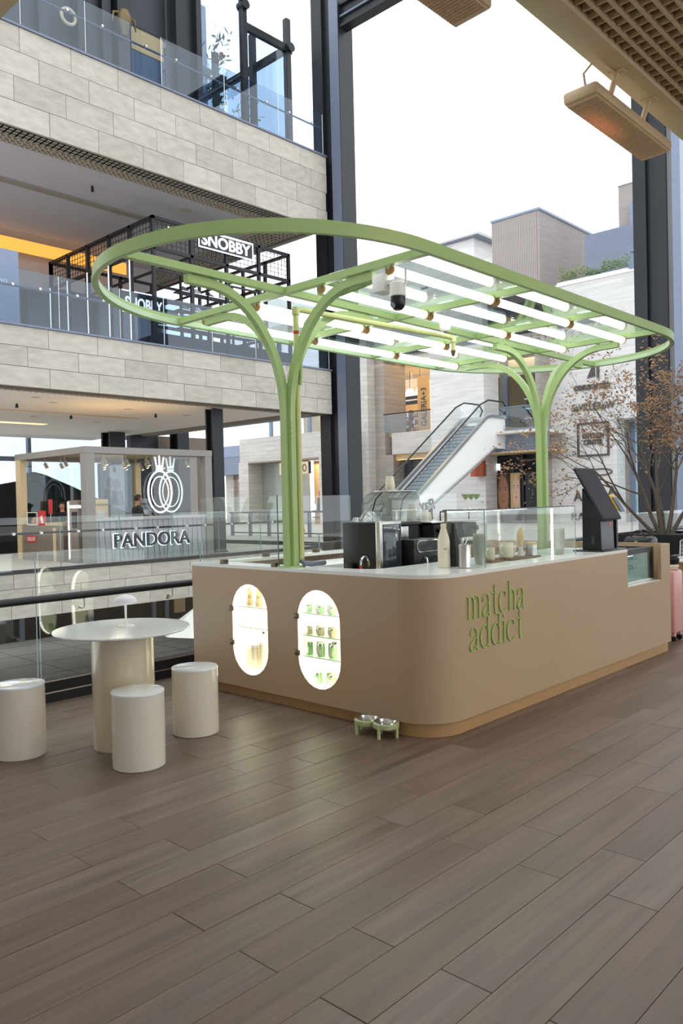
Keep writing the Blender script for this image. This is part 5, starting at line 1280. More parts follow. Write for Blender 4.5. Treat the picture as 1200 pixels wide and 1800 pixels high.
MB().lathe(13.45, 21.1, [(0, 15.62), (.10, 15.66), (.14, 15.8), (.22, 16.0), (.24, 16.2), (.16, 16.4), (0, 16.45)], 16).build('head', M['gold'], t)
for sg_ in (1, -1): MB().tube([(13.45+.15*sg_, 21.1, 16.3), (13.45+.36*sg_, 21.1, 16.25), (13.45+.40*sg_, 21.1, 15.95)], [.05, .04, .02], 8).build('horn', M['gold'], t)

# ================================================================ FAR FACADE
XF = 40.0
fa = struct('wall_far')
def blk(n, m, x0, x1, y0, y1, z0, z1, p=fa): return box(n, M[m] if isinstance(m, str) else m, x0, x1, y0, y1, z0, z1, p)
# piers
blk('pier', 'brick', XF-.6, 42.0, 34.39, 35.25, 0, 14)
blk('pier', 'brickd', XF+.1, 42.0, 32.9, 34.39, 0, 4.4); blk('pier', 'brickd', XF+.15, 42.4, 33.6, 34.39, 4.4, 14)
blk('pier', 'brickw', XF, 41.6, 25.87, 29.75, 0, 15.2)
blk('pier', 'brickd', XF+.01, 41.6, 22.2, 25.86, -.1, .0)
blk('upper_wall', 'brickw', XF, 41.0, 29.75, 50, 10.9, 14.5)
blk('upper_wall', 'dsteel', XF+.6, 41.0, 22.28, 25.87, 10.3, 13.2)
blk('spandrel', 'brick', XF, 40.6, 29.75, 32.9, 4.42, 5.80); blk('spandrel', 'brick', XF, 40.6, 35.25, 37.4, 0.0, 5.85)
# upper shops
blk('shop_floor', 'shopw', 40.6, 50, 26, 48, 5.6, 5.8); blk('shop_ceiling', 'shopwh', 40.2, 50, 22, 48, 10.6, 10.7)
blk('shop_back', 'shopwh', 47, 47.2, 26, 48, 5.8, 10.6)
blk('shop_ceiling_slot', 'warml', 41.5, 42.0, 29, 42, 10.56, 10.59)
blk('shop_back_low', 'shopw', 46.8, 46.99, 29, 48, 5.8, 9.0)
lamp('upper_shop_light', (44, 34, 10.4), 8, 260, (1, .80, .55)); lamp('upper_shop_light', (44.5, 26, 10.0), 4, 120, (1, .86, .55))
gp = box('glass_panel', M['darkg'], 40.1, 40.13, 29.8, 33.6, 5.85, 7.0, fa); MB().cyl((40.05, 29.8, 7.05), (40.05, 33.6, 7.05), .04, n=8).build('handrail', M['black'], fa)
box('glass_panel', M['darkg'], 40.1, 40.13, 35.3, 38, 5.9, 7.2, fa)
pan = box('shop_sign', M['shopw'], 43.9, 44.0, 32.5, 33.75, 5.85, 9.9, None, label='tall sand coloured shop panel with vertical dark lettering on the upper far floor', cat='sign')
gtx = text('GALERIA+3', 'lettering', M['letterd'], pan, (43.89, 33.2, 6.5), .45, 'x-', width=2.6, depth=.03)
for v in gtx.data.vertices:
    p = v.co + origin(pan); a = -(p.y-33.2); b_ = p.z-6.5; v.co = Vector((p.x, 33.0+b_, 6.5+a)) - origin(pan)
box('light_edge', M['warm'], 43.85, 43.9, 32.55, 32.62, 5.9, 9.6, pan)
bs = box('black_sign', M['black'], 44.4, 44.5, 34.0, 35.4, 8.15, 8.75, None, label='small black sign with a white line of text hanging in the upper far shop', cat='sign')
box('text_line', M['white'], 44.39, 44.4, 34.1, 35.3, 8.4, 8.5, bs); box('hanger', M['steel'], 44.44, 44.46, 34.6, 34.64, 8.75, 10.6, bs)
for i, y in enumerate((34.2, 35.1)):
    t = thing('pendant_lamp', 'warm conical lamp shade above the black sign in the upper far shop, %s one' % ('right-hand', 'left-hand')[i], 'lamp', (44.8, y, 8.8), 'warm lamps of the upper far shop')
    MB().lathe(44.8, y, [(.42, 8.8), (.40, 8.85), (.2, 9.3), (0, 9.32)], 20).build('shade', M['warm'], t); MB().cyl((44.8, y, 9.3), (44.8, y, 10.6), .015, n=6).build('cord', M['black'], t)
for i, (y, x) in enumerate(((34.0, 44.0), (35.3, 44.2), (36.6, 43.2), (31.4, 43.6))):
    t = thing('shop_shelf', ('low brass display shelf full of goods under the black sign, right one', 'low brass display shelf full of goods under the black sign, left one', 'display shelf at the far left opening of the upper far floor', 'dark display shelf next to the tall sand coloured shop panel')[i], 'shelf', (x, y, 5.8))
    for z in (6.2, 6.7, 7.2): MB().box(x, x+.4, y-.55, y+.55, z, z+.05).build('board', M['gold'], t)
    for q in (-.55, .5): MB().box(x, x+.4, y+q, y+q+.05, 5.8, 7.7).build('upright', M['gold'], t)
    for z in (6.25, 6.75, 7.25):
        for j in range(5):
            hh = ri.uniform(.15, .32); yy = y-.45+j*.2
            MB().box(x+.05, x+.3, yy, yy+.13, z, z+hh).build('boxed_goods', (M['kcream'], M['blackm'], M['red'], M['walnut'], M['steel'])[ri.randrange(5)], t)
# rail arch in the left opening
t = thing('arch_rail', 'white arched clothes rail in the far left opening of the upper far floor', 'rail', (41.5, 36.2, 5.85)); MB().tube([(41.5, 35.75, 5.85), (41.5, 35.75, 8.2)]+[(41.5, 36.2-.45*math.cos(PI*i/10), 8.2+.6*math.sin(PI*i/10)) for i in range(11)]+[(41.5, 36.65, 5.85)], .05, 8).build('arch', M['neon'], t); MB().box(41.4, 41.6, 35.6, 36.8, 5.81, 5.85).build('foot', M['white'], t)
# right upper shop
blk('shop_wall_yellow', 'shopw', 44.6, 44.8, 22.4, 28.4, 5.8, 9.2); blk('shop_header', 'shopwh', 43.6, 44.5, 22.4, 29.5, 9.0, 10.6)
blk('shop_post', 'bluef', 43.4, 43.7, 26.4, 26.9, 5.6, 10.6); blk('shop_glass', 'darkg', 43.5, 43.53, 22.4, 28.9, 5.8, 9.0)
hs_ = box('shop_sign_rail', M['black'], 43.3, 43.35, 27.3, 28.6, 8.15, 8.2, fa)
text('FRESH', 'sign_letters', M['black'], fa, (43.3, 28.7, 8.15), .34, 'x-', width=1.25, depth=.05, bold=.02)
for i, y in enumerate((23.2, 24.8)):
    t = thing('shop_shelf', 'white lit cosmetics shelf behind the glass of the upper far shop, %s' % ('right one', 'left one')[i], 'shelf', (43.9, y, 5.8))
    for z in (6.3, 6.9, 7.5, 8.1): 
        o = MB().box(43.9, 44.3, y-.7, y+.7, z, z+.05).build('board', M['white'], t); MB().box(43.88, 43.9, y-.65, y+.65, z+.0, z+.05).build('shelf_light', M['neon'], o)
        for j in range(5): MB().box(43.95, 44.15, y-.55+j*.25, y-.43+j*.25, z+.05, z+.05+ri.uniform(.15, .35)).build('bottle', (M['white'], M['blackm'], M['red'])[ri.randrange(3)], t)
    MB().box(44.3, 44.35, y-.7, y+.7, 5.8, 8.4).build('back', M['dsteel2'], t)
# glass fascia and landing of the upper far floor
ld = struct('floor_landing')
blk('landing_slab', 'shopwh', 38.4, 44, 21.4, 26.2, 5.0, 5.15, ld)
for a, b_ in ((21.35, 22.3), (22.3, 23.7), (23.7, 24.6), (24.6, 26.2)):
    blk('fascia_panel', 'bluef', 39.36, 39.42, a+.01, b_-.01, 4.08, 5.35, ld)
    for z in (4.4, 5.05):
        for q in (.25, .75): MB().cyl((39.36, a+(b_-a)*q, z), (39.33, a+(b_-a)*q, z), .05, n=10).build('fixing_disc', M['steel'], ld)
blk('fascia_soffit', 'shopw', 39.3, 44.5, 21.35, 26.3, 3.98, 4.07, ld)
blk('landing_glass', 'darkg', 39.38, 39.40, 21.4, 24.5, 5.35, 6.6, ld)
MB().cyl((39.39, 21.35, 6.55), (39.39, 24.5, 6.55), .04, n=8).build('handrail', M['dsteel2'], ld)
# ground floor shops
blk('shop_front', 'black', 41.2, 41.4, 29.75, 33.5, 0, 4.1); blk('shop_lintel', 'shopw', 40.3, 41.3, 29.75, 33.4, 4.1, 4.42); blk('cove_line', 'warml', 40.5, 40.6, 29.8, 33.3, 4.06, 4.09)
for y in (30.8, 32.2): blk('shop_mullion', 'dsteel', 41.1, 41.2, y, y+.1, 0, 4.0)
blk('shop_front', 'blackm', 41.3, 41.5, 22.3, 26.0, 0, 4.0)
blk('shop_pilaster', 'dsteel', 41.1, 41.3, 24.0, 24.2, 0, 3.95); blk('shop_pilaster', 'dsteel', 41.1, 41.3, 22.8, 23.9, 0, 2.95)
blk('lit_shop_panel', 'neon', 41.2, 41.29, 25.65, 26.0, 3.1, 3.5)
p = box('poster_panel', M['poster1'], 41.22, 41.27, 25.02, 25.97, .55, 2.95, None, label='tall backlit poster of a brown haired face in the black shop front beside the escalator', cat='poster'); box('poster_frame', M['black'], 41.271, 41.29, 24.97, 26.02, .5, 3.0, p)
p = box('poster_panel', M['poster2'], 41.0, 41.05, 24.2, 24.82, .9, 2.9, None, label='narrow poster of a blonde haired face in the black shop front', cat='poster'); box('poster_frame', M['black'], 41.051, 41.07, 24.15, 24.87, .85, 2.95, p)
MB().lathe(39.6, 26.1, [(0, 2.75), (.45, 2.75), (.48, 3.3), (.40, 3.75), (.2, 3.92), (0, 3.95)], 20).build('round_sign', mat('terracotta', '#a8502e', .5), None, org=(39.6, 26.1, 2.75), label='round terracotta shop sign under the top of the escalator', cat='sign')
# left part of the far facade: coffee shop
XN = 37.0
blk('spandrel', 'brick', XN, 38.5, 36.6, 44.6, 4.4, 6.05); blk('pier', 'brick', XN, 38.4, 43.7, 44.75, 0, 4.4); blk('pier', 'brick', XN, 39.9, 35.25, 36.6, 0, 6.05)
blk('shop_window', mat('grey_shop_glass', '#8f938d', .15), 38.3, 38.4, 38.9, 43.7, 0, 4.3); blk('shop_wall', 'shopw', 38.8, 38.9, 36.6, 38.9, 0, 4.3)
lamp('coffee_shop_light', (37.9, 38.0, 4.1), 1.6, 60, (1, .78, .5))
blk('soffit', 'stonegap', XN-.02, 38.4, 36.6, 43.7, 4.3, 4.4)
cs = box('shop_sign', M['kcream'], XN-.25, XN-.1, 37.35, 40.15, 3.35, 4.15, None, label='cream coffee shop sign with dark lettering, half hidden by the near green post', cat='sign')
box('bracket', M['black'], XN-.2, XN-.14, 38.8, 38.9, 4.15, 4.6, cs); box('bracket', M['black'], XN-.2, XN+.02, 38.8, 38.9, 4.6, 4.66, cs)
text('NESPRESSO', 'sign_letters', M['black'], cs, (XN-.255, 39.95, 3.5), .5, 'x-', width=2.42, depth=.03); box('sign_end', M['black'], XN-.26, XN-.1, 37.25, 37.34, 3.35, 4.15, cs)
text('R-TO', 'lettering', M['red'], fa, (38.75, 38.4, 1.75), .5, 'x-', width=1.2, depth=.03)
for i in range(7): box('goods', (M['red'], M['blackm'], M['white'], M['walnut'])[i % 4], 38.55, 38.78, 36.8+i*.28, 36.98+i*.28, .9, 1.35+.2*(i % 3), fa)
blk('goods_shelf', 'blackm', 38.5, 38.79, 36.7, 38.85, .85, .9); blk('goods_shelf', 'blackm', 38.5, 38.79, 36.7, 38.85, .4, .45)
blk('upper_glass', 'darkg', XN+.1, XN+.14, 36.6, 47.5, 6.05, 7.2); MB().cyl((XN+.1, 36.6, 7.1), (XN+.1, 47.5, 7.1), .04, n=8).build('handrail', M['dsteel2'], fa)
for y in (39.2, 41.4, 43.3, 45.6): blk('upper_mullion', 'bluef', 41.0, 41.2, y, y+.25, 6, 10.6)
blk('upper_wall_pier', 'shopw', 40.8, 41.2, 39.6, 40.6, 6, 10.6)
blk('link_band', 'dsteel2', XN+.3, 38.6, 44.75, 49, 3.6, 4.9); blk('link_band', 'bluef', XN+.25, 38.6, 44.75, 49, 4.9, 5.7)
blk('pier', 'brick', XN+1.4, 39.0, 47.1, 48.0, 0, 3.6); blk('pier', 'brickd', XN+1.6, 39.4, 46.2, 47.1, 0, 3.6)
blk('lit_shop', 'shopw', 40.0, 40.1, 44.0, 49.5, 0, 3.4); lamp('corner_shop_light', (39.2, 46, 3.3), 1.5, 60, (1, .75, .45))
# railing and small things on the plaza
rg = thing('metal_railing', 'dark metal railing with square posts in front of the coffee shop', 'railing', (24, 26, 0))
for i in range(8): MB().box(24.0, 24.12, 20.5+i*1.3, 20.62+i*1.3, 0, 1.05).build('post', M['dsteel2'], rg)
MB().box(23.98, 24.14, 20.4, 29.8, 1.05, 1.12).build('top_rail', M['dsteel'], rg); MB().box(24.03, 24.09, 20.5, 29.7, .12, .17).build('bottom_rail', M['dsteel'], rg)
ws = thing('wet_floor_sign', 'yellow folding wet floor sign standing on the plaza behind the near green post', 'sign', (27.8, 28.9, 0))
for sg_ in (1, -1):
    b = MB(); P = lambda u, z: (27.8+sg_*(.16-.15*z/.66), 28.9+u, z)
    b.face([P(-.15, 0), P(.15, 0), P(.09, .64), P(-.09, .64)]); b.face([(p[0]+.012, p[1], p[2]) for p in (P(-.15, 0), P(.15, 0), P(.09, .64), P(-.09, .64))])
    b.build('panel', M['yellow'], ws)
MB().box(27.77, 27.84, 28.82, 28.98, .62, .68, .01).build('hinge_top', M['yellow'], ws)
b = MB(); b.plate([(28.83, .30), (28.97, .30), (28.90, .46)], [], 'x', 27.70, 27.712); b.build('warning_mark', M['black'], ws)

# ================================================================ ESCALATOR
es = thing('escalator', 'grey escalator with glass sides and black handrails rising to the far upper floor', 'escalator', (33.5, 24.9, 0))
EY0, EY1 = 24.1, 25.7; TA = math.tan(math.radians(33.5))
ex0, ex1 = 29.2, 37.4; ez = lambda x: .15 + (x-ex0)*TA
zt = ez(ex1)
n = 27
for i in range(n):
    x = ex0 + i*(ex1-ex0)/n; z = ez(x)
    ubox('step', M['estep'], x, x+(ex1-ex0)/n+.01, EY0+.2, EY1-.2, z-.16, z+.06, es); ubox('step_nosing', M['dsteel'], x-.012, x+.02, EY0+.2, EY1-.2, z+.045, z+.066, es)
for y in (EY0, EY1):
    MB().tube([(ex0-1.6, y, .35), (ex0, y, .38), (ex1, y, zt+.30), (ex1+.5, y, zt+.42), (ex1+2.0, y, zt+.44)], 0, sq=(.16, .16), up=(0, 0, 1)).build('skirt', M['steel'], es)
    b = MB(); b.plate([(ex0-1.6, .42), (ex0, .45), (ex1, zt+.37), (ex1+2, zt+.5), (ex1+2, zt+1.25), (ex1+.2, zt+1.25), (ex1-.5, zt+.95), (ex0+.2, 1.35), (ex0-1.6, 1.25)], [], 'y', y-.008, y+.008); b.build('glass_side', M['glass'], es)
    MB().tube([(ex0-1.5, y, .6), (ex0-1.75, y, .95), (ex0-1.5, y, 1.28), (ex0+.1, y, 1.38), (ex1-.5, y, zt+.98), (ex1+.3, y, zt+1.28), (ex1+1.8, y, zt+1.28), (ex1+2.15, y, zt+.95), (ex1+1.9, y, zt+.6)], .045, 8).build('handrail', M['black'], es)
    b = MB(); b.plate([(ex0-1.6, 0), (ex0+.8, 0), (ex1+.9, zt-1.35), (ex1+2.0, zt-1.35), (ex1+2.0, zt+.38), (ex1, zt+.24), (ex0, .33), (ex0-1.6, .30)], [], 'y', y-.05+(.05 if y == EY0 else -.0), y+.0+(.05 if y == EY0 else 0)); b.build('side_panel', M['white'], es)
    MB().tube([(ex0+.8, y-.06 if y == EY0 else y+.06, .02), (ex1+.9, y-.06 if y == EY0 else y+.06, zt-1.33)], 0, sq=(.06, .12)).build('lower_trim', M['steel'], es)
MB().box(ex1, ex1+2.0, EY0+.1, EY1-.1, zt-.1, zt+.06).build('top_landing', M['steel'], es); MB().box(ex0-1.6, ex0, EY0+.1, EY1-.1, 0, .16).build('bottom_landing', M['steel'], es)
text('Pay', 'mirrored_lettering', M['letterd'], es, (31.2, EY0-.07, .98), .55, 'y-', width=1.3, depth=.02, shear=.25, mirror=True)

# ================================================================ WHITE SIGN WALL ON THE RIGHT
XW = 41.3
ww = struct('wall_signs')
blk('wall_panel', 'brickw', XW, 42.3, 18.45, 22.28, -.02, 13.25, ww); blk('wall_panel', 'brickw', XW, 42.3, 2, 18.45, 5.55, 13.2, ww)
blk('wall_panel', 'brickd', XW-1.3, XW, 22.28, 22.5, 0, 11.5, ww)
blk('reveal_panel', 'brickd', 42.3, 43.0, 18.45, 18.8, 0, 5.55, ww); blk('opening_head', 'brickd', 42.3, 44, 2, 18.6, 5.55, 5.7, ww)
blk('blue_glass', mat('pale_blue_glass', '#b5d4de', .1), 43.1, 43.2, 10, 18.45, 0, 5.5, ww); blk('frame_strip', 'bluef', 42.95, 43.1, 18.2, 18.45, 0, 5.5, ww)
blk('cap', 'white', XW-.05, 42.4, 2, 22.3, 13.2, 13.3, ww)
D = M['letterd']
text('consorcio', 'sign_letters', D, ww, (XW-.06, 20.82, 7.28), .42, 'x-', width=2.1, depth=.08, bold=.02)
lgm = MB()
for i in range(6): z = 7.95+i*.105; w_ = .46-.055*i; lgm.plate([(19.60, z), (19.60+w_, z-.05), (19.60+w_*.8, z+.04), (19.60, z+.09)], [], 'x', XW-.08, XW)
lgm.plate([(19.35, 7.85), (19.48, 7.87), (19.48, 8.62), (19.35, 8.55)], [], 'x', XW-.08, XW)
lgm.build('tree_logo', D, ww)
text('SaVILLERoW', 'sign_letters', D, ww, (XW-.06, 20.95, 6.15), .40, 'x-', width=2.45, depth=.06)
fr_ = MB().plate([(20.68, 3.62), (18.85, 3.62), (18.85, 5.48), (20.68, 5.48)], [[(20.58, 3.72), (18.95, 3.72), (18.95, 5.38), (20.58, 5.38)]], 'x', XW-.09, XW).build('sign_frame', D, ww)
text('KITCHEN', 'sign_letters', D, ww, (XW-.06, 20.36, 4.62), .27, 'x-', width=1.22, depth=.06, bold=.02); text('CENTER', 'sign_letters', D, ww, (XW-.06, 20.30, 4.27), .27, 'x-', width=1.1, depth=.06, bold=.02)
MB().tube([(XW-.04, 19.35+.62*math.cos(2*PI*i/28), 2.75+.17*math.sin(2*PI*i/28)) for i in range(28)], .035, 6, closed=True).build('oval_sign', D, ww)
text('A', 'sign_letter', D, ww, (XW-.06, 20.95, 1.18), .6, 'x-', width=.5, depth=.06); text('A', 'sign_letter', D, ww, (XW-.06, 18.98, 1.45), .55, 'x-', width=.5, depth=.06)
text('RA', 'sign_letter', D, ww, (XW-.06, 21.1, .14), .42, 'x-', width=.8, depth=.06); text('IA', 'sign_letter', D, ww, (XW-.06, 19.2, .02), .46, 'x-', width=.6, depth=.06)
# roof terrace above the wall
def hedge(x, y0, y1, z, lab, seed, h=.7):
    t = thing('hedge', lab, 'hedge', (x, (y0+y1)/2, z)); q = random.Random(seed)
    MB().box(x-.25, x+.25, y0, y1, z, z+.25).build('planter', M['white'], t)
    lf = MB()
    for i in range(int((y1-y0)*420)):
        yy = q.uniform(y0, y1); hh = z+.3+h*q.uniform(.1, 1)*(.65+.35*math.sin(yy*3.1)*math.sin(yy*1.3+1)); c = Vector((x+q.uniform(-.4, .35), yy, hh))
        d = Vector((q.uniform(-1, 1), q.uniform(-1, 1), q.uniform(-.3, 1))).normalized(); u = d.orthogonal().normalized(); L = q.uniform(.08, .18)
        lf.face([c, c+d*L*.5+u*L*.25, c+d*L, c+d*L*.5-u*L*.25])
    o = lf.build('foliage', M['leafg'], t); o['kind'] = 'stuff'
hedge(42.0, 17.9, 22.0, 13.31, 'green hedge along the roof edge above the white sign wall', 8, .85)
t = thing('terrace_railing', 'glass terrace railing beside the roof hedge, next to the right column', 'railing', (41.8, 17, 13.3)); box('glass_panel', M['darkg'], 41.8, 41.83, 14.5, 17.85, 13.3, 14.75, t); MB().cyl((41.7, 14.5, 14.35), (41.7, 17.7, 14.35), .05, n=8).build('handrail', M['dsteel2'], t)
# buildings on the skyline
bw = thing('roof_building', 'flat roofed grey brown timber clad building on the skyline', 'building', (52, 26, 13))
b = MB().box(50.0, 62, 27.75, 31.35, 12, 21.25); 
b.build('timber_block', M['boards'], bw)
b = MB(); b.plate([(50.0, 12), (50.0, 21.25), (62.0, 21.25), (62.0, 12)], [], 'y', 27.60, 27.749); b.build('side_boards', M['boards'], bw)
for i in range(26): ubox('board', M['boards'], 49.95, 50.0, 27.78+i*.138, 27.90+i*.138, 12, 21.2, bw)
MB().box(49.9, 62.1, 27.5, 31.4, 21.25, 21.4).build('roof_edge', M['bluef'], bw)
w3 = thing('white_roof_building', 'pale white overhanging roof block left of the timber clad building', 'building', (55, 40, 13))
MB().box(54.2, 64, 35.2, 52, 22.6, 24.3).build('roof_band', M['white'], w3); MB().box(55.0, 64, 36.2, 52, 12, 22.5).build('wall_block', M['brickw'], w3); MB().box(54.6, 64, 35.6, 52, 22.5, 22.62).build('soffit', M['dsteel2'], w3)
MB().box(50.5, 56, 31.6, 36.5, 12, 19).build('low_wall', M['brickw'], w3)
for y in (37.5, 40, 42.5): MB().box(54.9, 55.0, y, y+1.6, 16, 19.5).build('window', M['darkg'], w3)
b2_ = thing('skyline_block', 'timber and pale glass roof block at the right, partly behind the right column', 'building', (55, 21, 13))
MB().box(52, 60, 19.5, 22.8, 12, 22.0).build('timber_block', M['boards'], b2_); MB().box(51.9, 60, 19.4, 22.9, 22.0, 24.2).build('glass_top', mat('pale_sky_panel', '#dfe8ee', .2), b2_); MB().box(51.6, 52, 19.5, 21.9, 12, 20.6).build('grey_panel', M['bluef'], b2_)
MB().box(49, 51.5, 19, 23.8, 12, 18.3).build('low_block', M['dsteel2'], b2_)

# ================================================================ TREE, PLANTER AND SEATING ON THE RIGHT
tp = thing('tree_planter', 'black tapered square planter holding the brown leaved tree', 'planter', (12.2, 4.75, 0))
b = MB(); q0, q1 = .42, .62
cx, cy = 12.2, 4.72
for k in range(4):
    c = [(-1, -1), (1, -1), (1, 1), (-1, 1)]; a, d = c[k], c[(k+1) % 4]
    b.face([(cx+a[0]*q0, cy+a[1]*q0, 0), (cx+d[0]*q0, cy+d[1]*q0, 0), (cx+d[0]*q1, cy+d[1]*q1, .94), (cx+a[0]*q1, cy+a[1]*q1, .94)])
    b.face([(cx+a[0]*q1, cy+a[1]*q1, .94), (cx+d[0]*q1, cy+d[1]*q1, .94), (cx+d[0]*(q1-.04), cy+d[1]*(q1-.04), .94), (cx+a[0]*(q1-.04), cy+a[1]*(q1-.04), .94)])
b.face([(cx+a*q0, cy+c*q0, 0) for a, c in ((-1, -1), (1, -1), (1, 1), (-1, 1))])
b.build('planter_box', M['blackm'], tp)
q = random.Random(2); m = MB()
N_ = 10; hgt = [[.90+q.uniform(-.015, .035) for _ in range(N_+1)] for _ in range(N_+1)]
for i in range(N_):
    for j in range(N_):
        f = lambda a, c: (cx-q1+.045+(2*q1-.09)*a/N_, cy-q1+.045+(2*q1-.09)*c/N_, hgt[a][c])
        m.face([f(i, j), f(i+1, j), f(i+1, j+1), f(i, j+1)], True)
m.build('bark_mulch', M['soil'], tp)
tr = thing('maple_tree', 'multi stemmed maple tree with sparse brown dry leaves in the black planter', 'tree', (cx, cy, .9))
q = random.Random(21); br = MB(); lf = MB(); lrn = []
def leafs(c, n, s):
    for _ in range(n):
        p = c + Vector((q.gauss(0, s), q.gauss(0, s), q.gauss(0, s*.7))); d = Vector((q.uniform(-1, 1), q.uniform(-1, 1), q.uniform(-1, .5))).normalized(); u = d.orthogonal().normalized(); L = q.uniform(.035, .07)
        lf.face([p, p+d*L*.45+u*L*.33, p+d*L, p+d*L*.45-u*L*.33]); lrn.append(q.random())
def grow(p, d, L, r, lev):
    pts = [p]; rad = [r]; dd = d.copy(); n = 4
    for i in range(n):
        dd = (dd + Vector((q.gauss(0, .10), q.gauss(0, .10), q.gauss(0, .06)))).normalized(); pts.append(pts[-1]+dd*L/n); rad.append(r*(1-.5*(i+1)/n))
    br.tube(pts, rad, 6 if lev < 2 else 4)
    tip = pts[-1]; dens = min(1, max(.12, .42 - (tip.y-cy)*.34 + (tip.z-2.6)*.10))
    if lev >= 3 and q.random() < dens: leafs(tip, q.choice((6, 10, 14)), .05)
    elif lev >= 3: leafs(tip, 1, .03)
    if lev == 2: leafs(pts[-1], 2, .08)
    if lev >= 4: return
    k = (3, 4, 4, 4)[lev]
    for i in range(k):
        f = q.uniform(.45, 1.0) if lev else q.uniform(.55, 1); idx = min(n, max(1, round(f*n)))
        a = q.uniform(0, 2*PI); sd = dd.orthogonal().normalized(); sd = Matrix.Rotation(a, 3, dd) @ sd
        nd = (dd*.75 + sd*q.uniform(.45, .8) + Vector((0, 0, .06))).normalized()
        if lev >= 2: nd.z *= .55; nd.normalize()
        grow(pts[idx], nd, L*q.uniform(.55, .8), rad[idx]*.62, lev+1)
lean = [(-.45, .62, 1.0), (-.15, .22, 1.25), (.15, -.2, 1.3), (.25, -.45, 1.1), (-.35, .25, 1.1), (.35, .25, 1.2)]
for dx, dy, dz in lean: grow(Vector((cx+dx*.15, cy+dy*.15, .88)), Vector((dx, dy, dz)).normalized(), 1.35, .034, 0)
br.build('trunk_and_branches', M['bark'], tr)
o = lf.build('foliage', M['leafb'], tr); o['kind'] = 'stuff'
at = o.data.attributes.new('rnd', 'FLOAT', 'FACE'); at.data.foreach_set('value', lrn[:len(o.data.polygons)])
# suitcase
su = thing('suitcase', 'pink hard shell suitcase on wheels behind the far counter end', 'suitcase', (8.45, 3.3, 0))
MB().box(8.33, 8.58, 3.135, 3.55, .085, .74, .03).build('shell', M['pink'], su)
for yy in (3.2, 3.27, 3.34, 3.41, 3.48): MB().box(8.322, 8.335, yy, yy+.02, .14, .69, .004).build('ridge', M['pink'], su)
for x in (8.37, 8.54):
    for y in (3.17, 3.51):
        o = MB().cyl((x-.012, y, .03), (x+.012, y, .03), .03, n=14).build('wheel', M['blackm'], su); MB().box(x-.02, x+.02, y-.02, y+.02, .055, .09).build('wheel_fork', M['pink'], su)
MB().tube([(8.42, 3.25, .74), (8.42, 3.25, .80), (8.42, 3.44, .80), (8.42, 3.44, .74)], .012, 8).build('handle', M['steel'], su)
nk = thing('neck_pillow', 'black and cream bundle resting on top of the pink suitcase', 'bundle', (8.46, 3.25, .80))
MB().lathe(8.46, 3.22, [(0, .742), (.07, .745), (.085, .78), (.07, .80), (0, .80)], 18).build('cream_roll', M['offwhite'], nk); MB().lathe(8.46, 3.22, [(0, .80), (.08, .80), (.09, .85), (.06, .885), (0, .89)], 18).build('black_roll', M['blackc'], nk)
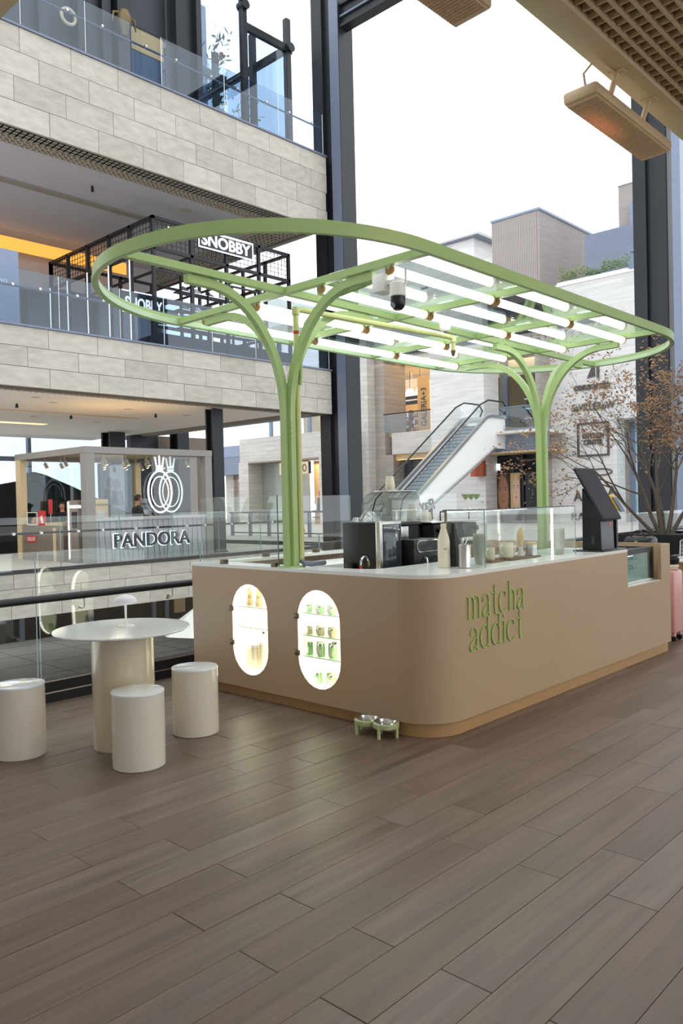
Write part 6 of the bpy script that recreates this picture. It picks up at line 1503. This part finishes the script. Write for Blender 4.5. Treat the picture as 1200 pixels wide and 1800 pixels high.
# pedestal table, chair, bag
pt = thing('side_table', 'cafe table with white top and tan panel base at the right edge, behind the suitcase', 'table', (10.2, 3.6, 0))
MB().box(9.85, 10.5, 3.20, 3.88, .70, .725, .005).build('tabletop', M['top'], pt); MB().box(10.05, 10.1, 3.40, 3.82, .04, .70).build('panel_base', M['shopw'], pt); MB().box(9.9, 10.35, 3.35, 3.85, 0, .04).build('foot_plate', M['blackm'], pt)
def wire_chair(x, y, lab, rz=0.):
    t = thing('wire_chair', lab, 'chair', (x, y, 0), 'grey wire chairs on the right')
    for sx, sy in ((-1, -1), (1, -1), (1, 1), (-1, 1)): MB().tube([(x+.21*sx, y+.21*sy, 0), (x+.17*sx, y+.17*sy, .44)], .011, 8).build('leg', M['steel'], t)
    b = MB().tube([(x-.2, y-.2, .45), (x+.2, y-.2, .45), (x+.2, y+.2, .45), (x-.2, y+.2, .45)], .011, 8, closed=True)
    for i in range(9): b.tube([(x-.2+.05*i, y-.2, .45), (x-.2+.05*i, y+.2, .45)], .004, 5)
    b.build('seat', M['steel'], t)
    b = MB().tube([(x+.2, y-.2, .45), (x+.26, y-.2, .86), (x+.27, y-.12, .90), (x+.27, y+.12, .90), (x+.26, y+.2, .86), (x+.2, y+.2, .45)], .011, 8)
    for i in range(7): b.tube([(x+.21+.008*i, y-.2, .52+.055*i), (x+.21+.008*i, y+.2, .52+.055*i)], .004, 5)
    for i in range(7): b.tube([(x+.2, y-.16+.054*i, .45), (x+.262, y-.16+.054*i, .88)], .004, 5)
    b.build('backrest', M['steel'], t)
    for sy in (-1, 1): MB().tube([(x+.23, y+.22*sy, .66), (x-.12, y+.25*sy, .66), (x-.18, y+.25*sy, .60), (x-.18, y+.22*sy, .45)], .010, 8).build('armrest', M['steel'], t)
    return t
wire_chair(10.75, 3.75, 'grey wire armchair at the right edge behind the small white topped table')
wire_chair(11.3, 4.05, 'second grey wire armchair, farther back beside the black tree planter')
st = thing('bench', 'dark bench under the black leather bag behind the far counter end', 'bench', (10.1, 4.35, 0))
MB().box(9.8, 10.35, 4.0, 4.62, .74, .80, .01).build('seat', M['blackm'], st)
for x in (9.85, 10.3):
    for y in (4.05, 4.57): MB().box(x-.02, x+.02, y-.02, y+.02, 0, .74).build('leg', M['blackm'], st)
bg_ = thing('leather_bag', 'black leather travel bag with straps on the bench behind the counter', 'bag', (10.05, 4.1, .80))
MB().box(9.92, 10.2, 4.02, 4.38, .802, 1.0, .06, 3).build('body', M['leather'], bg_)
for x in (9.97, 10.15): MB().tube([(x, 4.1, .98), (x, 4.13, 1.05), (x, 4.2, 1.075), (x, 4.27, 1.05), (x, 4.3, .98)], .010, 8).build('handle', M['leather'], bg_)
MB().box(9.915, 9.922, 4.08, 4.32, .86, .93, .002).build('pocket', M['leather'], bg_); MB().box(9.91, 9.918, 4.18, 4.22, .92, .95).build('buckle', M['steel'], bg_)
# white parasol on the lower level
pr = thing('parasol', 'white parasol standing on the lower floor behind the round table', 'parasol', (13.2, 17.9, -4.6))
n = 8; PX, PY = 13.2, 17.9; top = (PX, PY, -1.25); R_ = 1.0
for i in range(n):
    a, c = 2*PI*i/n, 2*PI*(i+1)/n
    MB().face([top, (PX+R_*math.cos(a), PY+R_*math.sin(a), -1.98), (PX+R_*math.cos(c), PY+R_*math.sin(c), -1.98)]).build('canopy_panel', M['white'], pr)
MB().cyl((PX, PY, -4.6), (PX, PY, -1.2), .04, n=10).build('pole', M['steel'], pr); MB().lathe(PX, PY, [(0, -4.6), (.4, -4.6), (.4, -4.5), (0, -4.48)], 16).build('base', M['dsteel2'], pr)
